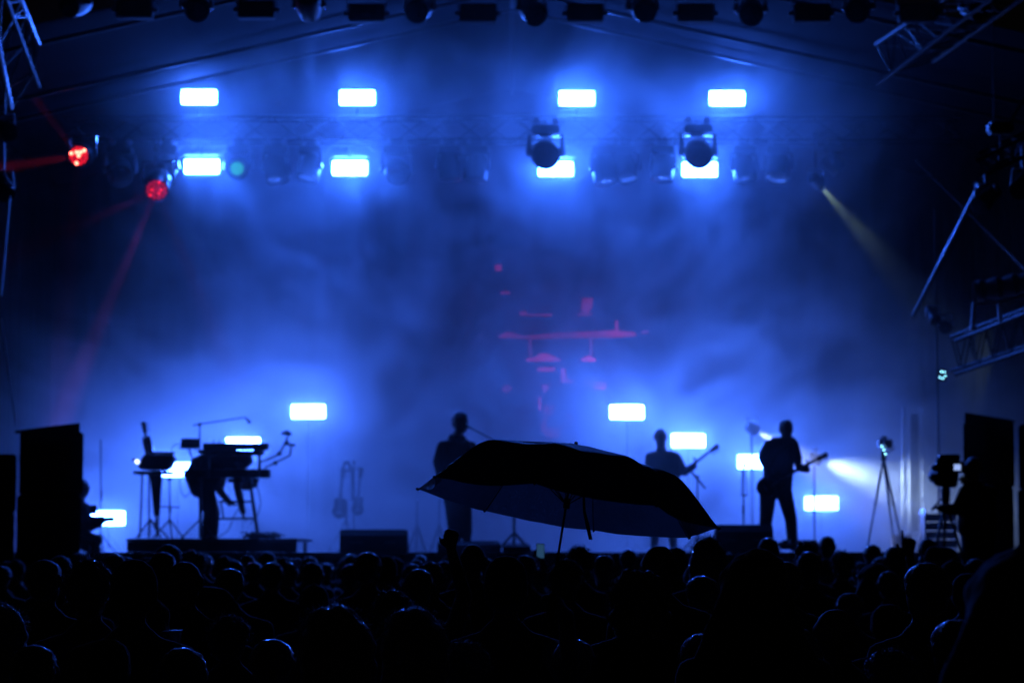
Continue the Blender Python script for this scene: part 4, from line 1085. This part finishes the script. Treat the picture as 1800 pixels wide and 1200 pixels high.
wv = n.nodes.new('ShaderNodeTexNoise'); wv.inputs['Scale'].default_value = 38; wv.inputs['Distortion'].default_value = 1.5
n.links.new(tc.outputs['Object'], wv.inputs['Vector'])
bp_ = n.nodes.new('ShaderNodeBump'); bp_.inputs['Strength'].default_value = .5; bp_.inputs['Distance'].default_value = .01
n.links.new(wv.outputs['Fac'], bp_.inputs['Height']); n.links.new(bp_.outputs[0], df.inputs['Normal']); n.links.new(bp_.outputs[0], tr.inputs['Normal'])
mxs.inputs[0].default_value = .5
n.links.new(df.outputs[0], mxs.inputs[1]); n.links.new(tr.outputs[0], mxs.inputs[2]); n.links.new(mxs.outputs[0], oo.inputs[0])
UR = .544; UH = .226
rim_x = Vector((263, 0, -32)).normalized()          # photo: right tip lower than left tip
c0 = W(995, 893, UY); crown = W(1013, 777, UY + .024)
axis = (crown - c0).normalized()
ex = (Vector((1, 0, -.121)) - axis * Vector((1, 0, -.121)).dot(axis)).normalized(); ey = axis.cross(ex).normalized()
if ey.y < 0: ey = -ey
def U(r, a, h): return ex * (r * math.cos(a)) + ey * (r * math.sin(a)) + axis * h
prof = [(0, 1.0), (.15, .97), (.35, .88), (.6, .78), (.68, .725), (.74, .63), (.85, .37), (.93, .165), (1, 0)]
def hprof(t):
    for (a, b), (c, d) in zip(prof, prof[1:]):
        if t <= c: return b + (d - b) * (t - a) / (c - a)
    return 0
angs = [R(-13 + 45 * k) for k in range(8)]
random.seed(11)
for k in range(8):
    b = bmesh.new(); NT, NA = 18, 8; rows = []
    for i in range(NT + 1):
        t = i / NT; row = []
        for j in range(NA + 1):
            s_ = j / NA; a = angs[k] + s_ * R(45)
            bow = 4 * s_ * (1 - s_)
            ch = math.cos(R(22.5)) / math.cos((s_ - .5) * R(45))       # straight chord between the ribs
            rr = UR * t * (ch * (1 - .055 * bow * t * t))
            hh = UH * hprof(t) - .012 * bow * t + .004 * noise.noise(Vector((t * 5, s_ * 4, k * 3.3))) * (1 if 0 < j < NA else 0)
            row.append(b.verts.new(U(rr, a, hh)))
        rows.append(row)
    for A_2, B_2 in zip(rows, rows[1:]):
        for j in range(NA): b.faces.new((A_2[j], B_2[j], B_2[j + 1], A_2[j + 1]))
    bmesh.ops.remove_doubles(b, verts=b.verts, dist=1e-5)
    me = bpy.data.meshes.new('panel'); b.to_mesh(me); b.free(); me.materials.append(cloth)
    for p in me.polygons: p.use_smooth = True
    put('panel', me, ub)
    pts = [U(UR * t * math.cos(R(22.5)) / math.cos(R(22.5)), angs[k], UH * hprof(t) - .006) for t in (.03, .3, .48, .62, .68, .82, .92, 1.0)]
    pts = [U(UR * t, angs[k], UH * hprof(t) - .006) for t in (.03, .3, .48, .62, .68, .82, .92, 1.0)]
    MB().path(pts, .0022, 6).obj('rib', STEEL, ub)
    MB().tube(U(.012, angs[k], .02), U(UR * .42, angs[k], UH * hprof(.42) - .01), .002).obj('strut', STEEL, ub)
    MB().ball(U(UR * 1.005, angs[k], 0), .005, 8, 6).obj('rib_tip', HOUS, ub)
hb = W(968, 1078, UY) - c0
MB().tube(axis * UH, W(982, 970, UY) - c0, .0045).tube(W(982, 970, UY) - c0, hb, .0062).obj('shaft', STEEL, ub)
MB().tube(axis * .0, axis * .035, .012).obj('runner', HOUS, ub)
MB().tube(axis * (UH - .004), axis * (UH + .012), .008, .006, seg=12).obj('ferrule', HOUS, ub)
MB().hull([(*(W(972, 1045, UY) - c0), .014), (*hb, .016)]).obj('handle', HOUS, ub)
sp = [W(1026, 872, UY) - c0, W(1027, 898, UY) - c0, W(1033, 925, UY) - c0, W(1038, 948, UY) - c0]
b = bmesh.new(); L1 = []; 
for i, p in enumerate(sp):
    wd = (.004, .005, .008, .010)[i]; tw = Vector((math.cos(.3 * i), math.sin(.3 * i), 0))
    L1.append((b.verts.new(p - tw * wd), b.verts.new(p + tw * wd)))
for a, c in zip(L1, L1[1:]): b.faces.new((a[0], a[1], c[1], c[0]))
me = bpy.data.meshes.new('closing_strap'); b.to_mesh(me); b.free(); me.materials.append(BLACK); o = put('closing_strap', me, ub); o.modifiers.new('t', 'SOLIDIFY').thickness = .0015

# ------------------------------------------------------------------ crowd
def crowd_groups(arms='down', bulk=1.0):
    g = [[(0, 0, 1.50, .052), (0, .01, 1.58, .05)],
         [(-.15, 0, 1.415, .055), (.15, 0, 1.415, .055), (0, -.02, 1.45, .06), (-.12, 0, 1.2, .10 * bulk), (.12, 0, 1.2, .10 * bulk)],
         [(-.12, 0, 1.2, .10 * bulk), (.12, 0, 1.2, .10 * bulk), (-.09, 0, .98, .10 * bulk), (.09, 0, .98, .10 * bulk)],
         [(-.06, 0, 1.47, .045), (.06, 0, 1.47, .045), (0, 0, 1.51, .055)],
         [(-.09, 0, .96, .10), (.09, 0, .96, .10), (0, -.02, .90, .10)]]
    for q in (-1, 1):
        g += [[(q * .09, 0, .92, .095), (q * .10, .01, .52, .062)], [(q * .10, .01, .52, .062), (q * .11, -.02, .1, .042)],
              [(q * .11, -.03, .05, .04), (q * .12, .13, .035, .034)]]
        if arms == 'down' or (arms in ('up', 'point', 'phone', 'cup') and q == -1):
            g += [[(q * .19, 0, 1.40, .058 * bulk), (q * .235, -.01, 1.12, .046 * bulk)], [(q * .235, -.01, 1.12, .045), (q * .21, .08, .88, .032)]]
            g += hand_groups((q * .21, .085, .87), (-.02 * q, .2, -1), (-q, 0, 0), side=-q, curl=.35)
        elif arms in ('up', 'point'):
            g += [[(.19, 0, 1.41, .058), (.25, .12, 1.62, .046)], [(.25, .12, 1.62, .045), (.18, .14, 1.86, .032)]]
            g += hand_groups((.18, .14, 1.87), (-.05, .05, 1), (0, 1, 0), s=1.25 if arms == 'point' else 1.05, curl=1.2, point=arms == 'point')
        elif arms == 'phone':
            g += [[(.19, 0, 1.41, .058), (.26, .22, 1.42, .046)], [(.26, .22, 1.42, .045), (.14, .30, 1.68, .032)]]
            g += hand_groups((.14, .30, 1.69), (-.2, .05, 1), (-1, .1, 0), curl=.8)
        elif arms == 'cup':
            g += [[(.19, 0, 1.40, .058), (.30, .02, 1.14, .046)], [(.30, .02, 1.14, .045), (.34, .12, 1.36, .032)]]
            g += hand_groups((.34, .12, 1.37), (-.1, .2, 1), (-1, .3, 0), curl=.9)
    g += head_groups((0, 0, 1.655), (0, 1, 0), s=1.0)
    return g
def crowd_assign(c):
    if c.z > 1.535: return 0 if abs(c.x) < .125 or c.z > 1.80 or (abs(c.x) < .3 and c.y > .26) else 1
    if c.z < .93 and abs(c.x) > .165 and c.z > .6: return 0
    if c.z < .07: return 2
    return 2 if c.z < .95 else 1
BODY = {}
def body(arms, bulk=1.0):
    k = (arms, bulk)
    if k not in BODY:
        vx = {'down': .0145, 'point': .008}.get(arms, .011)
        BODY[k] = remesh('person', crowd_groups(arms, bulk), [SKIN, CLOTH, TROU], vx, 2, crowd_assign)
    return BODY[k]
HC = Vector((0, 0, 1.655))
def strands(m, n_, rx, rz, long=False, seed=0, ln=.03, wd=.0013):
    rnd = random.Random(seed)
    for i in range(n_):
        a = rnd.uniform(0, 2 * math.pi); el = rnd.uniform(-.3 if not long else -.7, 1.5)
        d = Vector((math.cos(a) * math.cos(el), math.sin(a) * math.cos(el), math.sin(el)))
        p = HC + Vector((0, -.012, .012)) + Vector((d.x * rx, d.y * rx * 1.15, d.z * rz))
        t = Vector((-d.y, d.x, rnd.uniform(-.8, .3))) * rnd.choice((-1, 1)); q = p + d * rnd.uniform(.002, ln * .5) + t * ln * .6; r_ = q + d * rnd.uniform(-.004, ln * .3) + Vector((0, 0, -.5 if long else -.1)) * ln
        sdv = d.cross(t).normalized() * wd
        vs_ = [m.verts.new(p - sdv), m.verts.new(p + sdv), m.verts.new(q + sdv), m.verts.new(q - sdv), m.verts.new(r_)]
        m.faces.new(vs_[:4]); m.faces.new((vs_[3], vs_[2], vs_[4]))
def with_strands(me, n_, rx, rz, long=False, seed=0, ln=.03):
    b = bmesh.new(); b.from_mesh(me); strands(b, n_, rx, rz, long, seed, ln); b.to_mesh(me); b.free()
    for p in me.polygons: p.use_smooth = True
    return me
def rough(me, f, a):
    for v in me.vertices: v.co += v.normal * noise.noise(v.co * f) * a
    return me
H = {}
H['short'] = with_strands(rough(remesh('hair', [[(0, -.018, 1.69, .083), (0, -.04, 1.665, .085), (0, .025, 1.695, .07)], [(0, -.05, 1.62, .065)]], [HAIR], .012, 1), 40, .006), 380, .088, .093, ln=.02)
H['messy'] = with_strands(rough(remesh('hair', [[(0, -.018, 1.695, .09), (0, -.04, 1.665, .092), (0, .03, 1.70, .076)], [(0, -.05, 1.61, .07)]], [HAIR], .012, 0), 30, .03), 600, .10, .108, ln=.05, seed=2)
H['long'] = with_strands(rough(remesh('hair', [[(0, -.018, 1.69, .09), (0, -.04, 1.66, .095)], [(-.03, -.05, 1.64, .085), (.03, -.05, 1.64, .085), (-.07, -.075, 1.42, .05), (.07, -.075, 1.42, .05)], [(-.07, -.085, 1.42, .045), (.07, -.085, 1.42, .045), (-.05, -.09, 1.3, .025), (.05, -.09, 1.3, .025)]], [HAIRB], .012, 1), 26, .014), 600, .10, .10, True, 3, .05)
H['curly'] = with_strands(rough(remesh('hair', [[(0, -.02, 1.70, .12), (0, -.05, 1.65, .125)], [(-.05, -.05, 1.58, .09), (.05, -.05, 1.58, .09)]], [HAIR], .012, 0), 34, .045), 900, .135, .14, True, 4, .05)
H['bun'] = with_strands(rough(remesh('hair', [[(0, -.018, 1.69, .085), (0, -.04, 1.665, .088)], [(0, -.05, 1.61, .065)], [(-.055, -.06, 1.765, .04), (-.065, -.07, 1.775, .038)]], [HAIRB], .011, 0), 34, .014), 500, .092, .098, ln=.035, seed=5)
H['ponytail'] = with_strands(rough(remesh('hair', [[(0, -.018, 1.69, .084), (0, -.04, 1.665, .087)], [(0, -.05, 1.61, .06)], [(0, -.11, 1.70, .03), (0, -.15, 1.66, .035)], [(0, -.15, 1.66, .035), (0, -.15, 1.45, .018)]], [HAIRB], .011, 1), 34, .008), 400, .088, .094, ln=.03, seed=6)
H['beanie'] = rough(remesh('beanie', [[(0, -.02, 1.70, .092), (0, -.035, 1.675, .094), (0, .02, 1.69, .086)], [(0, -.035, 1.65, .096), (0, .01, 1.655, .092)]], [CAPM], .011, 1), 60, .003)
H['cap'] = remesh('cap', [[(0, -.015, 1.70, .09), (0, -.035, 1.68, .092), (0, .02, 1.69, .086)], [(-.05, .1, 1.69, .012), (.05, .1, 1.69, .012), (-.035, .17, 1.675, .01), (.035, .17, 1.675, .01)], [(0, -.015, 1.79, .012)]], [CAPM], .010, 1)
H['flat_hat'] = remesh('flat_cap', [[(-.05, -.03, 1.725, .065), (.07, -.03, 1.725, .05), (0, -.07, 1.71, .06), (0, .05, 1.72, .06), (-.08, -.02, 1.70, .045), (.085, 0, 1.70, .045)], [(.06, .06, 1.69, .02), (.13, .02, 1.675, .018), (.10, -.02, 1.69, .02)]], [CAPM], .010, 1)
H['brim_hat'] = remesh('brimmed_hat', [[(0, -.02, 1.72, .09), (0, -.02, 1.76, .07)], [(.15 * math.cos(i * .7), -.02 + .17 * math.sin(i * .7), 1.69 - .015 * math.cos(i * 1.4), .010) for i in range(9)]], [CAPM], .010, 1)
H['hood'] = rough(remesh('hood', [[(0, -.02, 1.70, .11), (0, -.05, 1.66, .115), (0, .03, 1.68, .10)], [(0, -.03, 1.66, .115), (-.10, -.02, 1.48, .07), (.10, -.02, 1.48, .07)], [(-.10, -.02, 1.48, .07), (.10, -.02, 1.48, .07), (-.15, 0, 1.42, .06), (.15, 0, 1.42, .06)]], [CLOTH], .013, 2), 14, .018)
WID = dict(short=.182, messy=.205, long=.20, curly=.255, bun=.185, ponytail=.182, beanie=.192, cap=.19, flat_hat=.24, brim_hat=.30, hood=.235, bald=.162)
TOP = dict(short=1.775, messy=1.79, long=1.78, curly=1.825, bun=1.78, ponytail=1.776, beanie=1.792, cap=1.793, flat_hat=1.79, brim_hat=1.83, hood=1.812, bald=1.765)
placed = []
def person_at(px, py, w_, kind, label, arms='down', group='people in the crowd', bulk=1.0, d=None, yaw=None, z_off=0):
    d0 = d or WID[kind] * FPX / w_
    rnd = random.Random(int(px * 7 + py))
    for off in (0, .3, -.3, .6, -.6, .9, -.9, 1.3, -1.3, 1.8, 2.4, -1.8, 3, 4):
        dd = d0 + off
        if dd < 3.6 or dd > 28.8: continue
        p = W(px, py, dd)
        if all(((p.x - q[0]) / .46) ** 2 + ((dd - q[1]) / .34) ** 2 > 1 for q in placed): break
    placed.append((p.x, dd))
    s = p.z / TOP[kind]; s = max(.74, min(1.13, s))
    fx = s if .8 < s < 1.12 else s
    o = put('person', body(arms, bulk), None, (p.x, dd, 0), (0, 0, R(rnd.uniform(-22, 22)) if yaw is None else R(yaw)))
    kx = (WID[kind] and (w_ * dd / FPX) / WID[kind]) / s          # head width against height
    kx = max(.88, min(1.15, kx))
    o.scale = (s * kx, s * kx, s)
    if kind != 'bald': put({'beanie': 'beanie', 'cap': 'cap', 'flat_hat': 'flat_cap', 'brim_hat': 'hat', 'hood': 'hood'}.get(kind, 'hair'), H[kind], o)
    tag(o, label, 'person', group)
    return o
CROWD = [
 (1790, 958, 205, 'hood', 'huge blurred hooded figure cut by the right edge, nearest to the camera'),
 (1325, 963, 132, 'hood', 'broad hooded figure close by, directly below the right wedge monitor'),
 (725, 1065, 104, 'long', 'long smooth haired person low in the middle, left of the umbrella shaft'),
 (585, 1060, 116, 'long', 'person whose long hair glints blue, low left of the middle'),
 (597, 1136, 92, 'short', 'lowest head, in front of the long hair that glints blue'),
 (1118, 1002, 98, 'curly', 'big curly head right of the umbrella shaft'),
 (256, 1043, 92, 'hood', 'hooded figure low at left above the glinting cup'),
 (370, 1028, 86, 'flat_hat', 'person in a wide flat cap below the keyboard platform'),
 (235, 981, 88, 'beanie', 'large round headed person in a beanie under the left end of the platform'),
 (405, 1080, 84, 'messy', 'messy haired person low at left, under the flat cap'),
 (1626, 986, 84, 'short', 'large head with a bright blue rim at the lower right'),
 (1470, 1068, 80, 'bald', 'bald head with a lit left rim low at right'),
 (690, 1035, 76, 'messy', 'tousled head behind the smooth long haired person in the middle'),
 (5, 1062, 90, 'long', 'long haired person cut by the left edge, low down'),
 (1493, 1040, 57, 'short', 'head just behind the bald one at lower right'),
 (130, 1053, 60, 'short', 'head with a fine rim line low at left, beneath the two big ones'),
 (80, 981, 66, 'short', 'big dark head in front of the left speaker stack'),
 (140, 1000, 58, 'messy', 'tousled dark head just right of the big one before the left stack'),
 (325, 985, 62, 'bald', 'shaven head with the brightest rim under the keyboards'),
 (287, 968, 52, 'short', 'dark head between the beanie and the shaven head'),
 (298, 955, 48, 'short', 'tall head rising behind two others before the keyboard platform'),
 (1160, 957, 62, 'bald', 'tall smooth oval head right of the umbrella strap'),
 (1243, 943, 60, 'long', 'long haired person whose head meets the right umbrella edge'),
 (995, 981, 66, 'messy', 'tousled head directly behind the umbrella shaft'),
 (815, 1012, 62, 'hood', 'hooded head to the left of the umbrella holder'),
 (648, 968, 50, 'short', 'upright dark head before the left wedge monitor'),
 (757, 986, 53, 'ponytail', 'head with a faint reddish rim below the raised fist'),
 (1018, 960, 52, 'messy', 'bushy head right behind the umbrella shaft, further off'),
 (553, 1026, 58, 'cap', 'capped head at lower left of the middle, above the blue glinting hair'),
 (1653, 959, 56, 'flat_hat', 'person in a flat cap under the broadcast camera'),
 (1535, 988, 62, 'hood', 'hooded figure below the stage tripod'),
 (1422, 968, 50, 'short', 'head in front of the guitarist, lower of two stacked heads'),
 (1417, 952, 48, 'messy', 'bushy head in front of the guitarist, upper of two stacked heads'),
 (1573, 959, 45, 'short', 'head just left of the raised pointing finger'),
 (1479, 968, 43, 'messy', 'fluffy head below the lowest blinder at right'),
 (1454, 941, 32, 'short', 'small far head straight below the lowest right blinder'),
 (1350, 943, 40, 'short', 'far head beneath the guitarist wedge'),
 (1590, 993, 44, 'bun', 'head with a hair bun left of the bright rimmed head at lower right'),
 (1673, 983, 46, 'cap', 'capped head right of the bright rimmed head at lower right'),
 (1700, 1006, 62, 'beanie', 'beanie beside the huge blurred figure at the right edge'),
 (1630, 945, 34, 'short', 'far head beneath the equipment rack at right'),
 (1643, 975, 40, 'short', 'dark head under the flat cap at the right'),
 (1534, 956, 34, 'short', 'far head directly below the stage tripod'),
 (1463, 993, 30, 'short', 'small head under the fluffy one at right'),
 (1448, 962, 27, 'bald', 'tiny far head between two bigger ones before the guitarist'),
 (1512, 987, 36, 'ponytail', 'head with a ponytail at left of the hooded figure below the tripod'),
 (1187, 1055, 42, 'short', 'low head beside the big curly one'),
 (1060, 985, 34, 'short', 'small head left above the big curly one'),
 (1073, 975, 28, 'ponytail', 'tiny far head above the big curly one'),
 (1105, 964, 33, 'short', 'far head between strap and tall oval head'),
 (1108, 983, 32, 'messy', 'fuzzy far head behind the big curly one'),
 (1187, 960, 46, 'short', 'head half hidden behind the tall oval head'),
 (830, 955, 45, 'bald', 'bright rimmed shaven head below the singer'),
 (947, 997, 34, 'short', 'small head in the gap between umbrella holder and shaft'),
 (928, 975, 30, 'messy', 'tiny far head left of the umbrella shaft'),
 (830, 995, 40, 'short', 'dark head under the bright rimmed one below the singer'),
 (782, 984, 40, 'short', 'dark head just right of the reddish rimmed ponytail'),
 (738, 974, 26, 'short', 'tiny far head left below the raised fist'),
 (693, 979, 40, 'messy', 'fluffy head with a pale rim under the left wedge monitor'),
 (617, 990, 40, 'short', 'dark head left of the upright head by the wedge monitor'),
 (575, 988, 27, 'short', 'small head left of the wedge monitor'),
 (548, 986, 44, 'short', 'round head right below the right end of the keyboard platform'),
 (522, 979, 27, 'bald', 'small pale rimmed head at the right end of the platform'),
 (498, 977, 35, 'messy', 'fluffy far head under the cable tangle'),
 (478, 986, 45, 'short', 'dark oval head under the platform, right of three in a row'),
 (447, 986, 35, 'short', 'middle one of three heads in a row under the platform'),
 (405, 997, 57, 'short', 'broad dark head, left of three in a row under the platform'),
 (470, 968, 33, 'short', 'far head against the front of the platform'),
 (358, 983, 29, 'beanie', 'small head in a reddish beanie under the keyboards'),
 (592, 1035, 30, 'short', 'small head between the capped head and the tousled one'),
 (105, 975, 44, 'short', 'head hiding behind the big one by the left stack'),
 (137, 988, 30, 'short', 'small head between the pair by the left stack'),
 (8, 1033, 40, 'beanie', 'beanie at the left edge above the long hair'),
 (4, 993, 38, 'short', 'head cut by the left edge, highest there'),
 (30, 1018, 34, 'long', 'light haired person near the left edge'),
 (178, 990, 36, 'short', 'dark head under the low left blinder'),
 (205, 985, 28, 'short', 'small far head left of the beanie under the platform'),
 (1380, 985, 60, 'short', 'head between the broad hood and the stacked pair'),
 (1232, 1010, 60, 'short', 'dark head at left of the broad hood'),
 (1715, 980, 44, 'short', 'head just left of the huge blurred figure'),
 (1560, 1060, 70, 'beanie', 'dark beanie low at right under the bright rimmed head'),
 (1680, 1085, 100, 'short', 'very dark close head low at the far right'),
 (1395, 1100, 92, 'ponytail', 'very dark ponytailed head low beneath the stacked pair'),
 (1235, 1110, 96, 'short', 'very dark close head low, between curly head and broad hood'),
 (1010, 1120, 90, 'short', 'very dark close head low beneath the umbrella shaft'),
 (480, 1120, 92, 'short', 'very dark head low, left of the lowest head'),
 (190, 1120, 96, 'beanie', 'very dark beanie low at left'),
 (60, 1130, 100, 'short', 'very dark close head low in the left corner'),
 (1565, 1140, 110, 'messy', 'very dark close head at the bottom right'),
 (820, 1125, 100, 'messy', 'very dark close head low in the middle'),
 (320, 1135, 98, 'short', 'very dark close head below the glinting cup'),
]
# the umbrella holder, the raised hands, the phone and the cup come first so that nobody stands in them
holder = person_at(889, 975, 82, 'beanie', 'person in a knitted hat holding the umbrella shaft with a raised hand', d=9.35, yaw=0)
holder_me = None
CROWD.sort(key=lambda c: -c[2])
def armed(px_hand, py_hand, d, arms, kind, label, hand_local, yaw=0):
    p = W(px_hand, py_hand, d)
    s = p.z / hand_local[2]; s = max(.8, min(1.12, s)); hx = Vector(hand_local) * s; hx.rotate(Matrix.Rotation(R(yaw), 3, 'Z'))
    o = put('person', body(arms), None, (p.x - hx.x, d - hx.y, 0), (0, 0, R(yaw))); o.scale = (s, s, s)
    placed.append((o.location.x, o.location.y))
    if kind != 'bald': put('hair' if kind in ('short', 'messy', 'long', 'ponytail') else kind, H[kind], o)
    return tag(o, label, 'person', 'people in the crowd')
armed(1597, 940, 15.8, 'point', 'short', 'person raising a pointing finger at the right of the stage tripod', (.175, .15, 2.03))
armed(793, 936, 12.5, 'up', 'short', 'person thrusting a fist up in front of the singer', (.175, .15, 1.97))
hm = armed(950, 968, 17.5, 'phone', 'short', 'person holding a lit phone up left of the umbrella shaft', (.12, .30, 1.80))
ph = thing('mobile_phone', 'mobile phone with a small cyan glowing screen over the crowd', 'phone', W(950, 968, 17.46))
MB().box((0, 0, 0), (.06, .009, .11), bev=.003).obj('body', HOUS, ph); MB().box((0, -.0055, 0), (.052, .002, .098)).obj('screen', emat('phone_screen', (.08, .27, .6), .2, False), ph)
cup_o = armed(308, 1120, 9.6, 'cup', 'messy', 'person raising a plastic cup low at left', (.335, .15, 1.46))
cu = thing('plastic_cup', 'translucent plastic cup glinting pale blue in the dark crowd at left', 'cup', W(308, 1140, 9.4))
clear = bpy.data.materials.new('clear_plastic'); clear.use_nodes = True; cb_ = clear.node_tree.nodes['Principled BSDF']
cb_.inputs['Transmission Weight'].default_value = .55; cb_.inputs['Roughness'].default_value = .2; cb_.inputs['Base Color'].default_value = (.7, .75, .8, 1)
b = MB(); lathe_m = lathe([(.018, 0), (.026, .07), (.024, .07), (.016, .004)], 24)
lathe_m.obj('body', clear, cu, rot=(R(90), 0, 0))
MB().tube((0, 0, .068), (0, 0, .073), .028, seg=24).obj('rim', mat('pale_plastic', (.6, .62, .68), .25), cu)
for c in CROWD: person_at(*c)
# far rows nobody can tell apart
rnd = random.Random(77); 
KIND_WORD = dict(short='short haired', messy='tousled', ponytail='ponytailed', beanie='beanie clad', bald='shaven', long='long haired', cap='capped', bun='bun topped')
MARKS = [(30, 'left of the left speaker stack'), (80, 'in front of the left speaker stack'), (135, 'at the right edge of the left speaker stack'), (180, 'below the crouching technician'),
 (235, 'below the left end of the keyboard platform'), (285, 'below the equipment desk'), (340, 'below the legs of the keyboard player'), (390, 'below the keyboards'), (440, 'below the slanted keyboard stand leg'),
 (495, 'below the right end of the keyboard platform'), (560, 'between platform and left wedge monitor'), (620, 'below the left half of the left wedge monitor'), (685, 'below the right half of the left wedge monitor'),
 (745, 'below the two pale stands'), (805, 'below the singer'), (865, 'below the low wedge right of the singer'), (925, 'just left of the lit phone'), (985, 'under the umbrella shaft'), (1045, 'under the umbrella strap'),
 (1105, 'between umbrella strap and the bassist'), (1165, 'under the bassist'), (1225, 'under the right umbrella tip'), (1285, 'below the left half of the guitarist wedge'), (1340, 'below the right half of the guitarist wedge'),
 (1395, 'below the right foot of the guitarist'), (1450, 'below the lowest right blinder'), (1505, 'left of the unattended tripod foot'), (1560, 'below the unattended tripod'), (1615, 'below the silver truss tower'), (1670, 'below the broadcast camera')]
k = 0
for mx_, where in MARKS:
    kinds = list(KIND_WORD); rnd.shuffle(kinds)
    for kd in kinds[:3 if mx_ > 100 else 2]:
        for tries in range(60):
            px = mx_ + rnd.uniform(-24, 24); d = rnd.uniform(17.5, 27.5); z = rnd.uniform(1.52, 1.69)
            py = HOR - (z - CAMZ) * FPX / d; p = W(px, py, d)
            if all(((p.x - q[0]) / .46) ** 2 + ((d - q[1]) / .34) ** 2 > 1 for q in placed):
                person_at(px, py, WID[kd] * FPX / d, kd, f'far {KIND_WORD[kd]} head {where}', group='far heads packed before the stage'); break

# the holder gets an arm of her own bent up to the umbrella handle, one body mesh
hl = holder.matrix_basis.inverted() @ W(973, 1062, UY + .02)
gg = [q for q in crowd_groups('down')]
gd = crowd_groups('none') if False else None
def holder_groups():
    g = crowd_groups('noarms')
    q = -1
    g += [[(q * .19, 0, 1.40, .058), (q * .235, -.01, 1.12, .046)], [(q * .235, -.01, 1.12, .045), (q * .21, .08, .88, .032)]]
    g += hand_groups((q * .21, .085, .87), (-.02 * q, .2, -1), (-q, 0, 0), side=-q, curl=.35)
    sh_ = Vector((.19, 0, 1.40)); hv = Vector(hl); wr = hv + Vector((.05, .03, -.06))
    el = (sh_ + wr) / 2 + Vector((.05, -.02, -.20))
    g += [[(*sh_, .058), (*el, .046)], [(*el, .045), (*wr, .032)]]
    g += hand_groups(wr, (-.55, -.2, .75), (-.6, -.3, -.4), curl=1.0)
    return g
bpy.context.view_layer.update()
hl = holder.matrix_basis.inverted() @ W(972, 1055, UY + .015)
holder.data = remesh('person', holder_groups(), [SKIN, CLOTH, TROU], .0115, 2, crowd_assign)
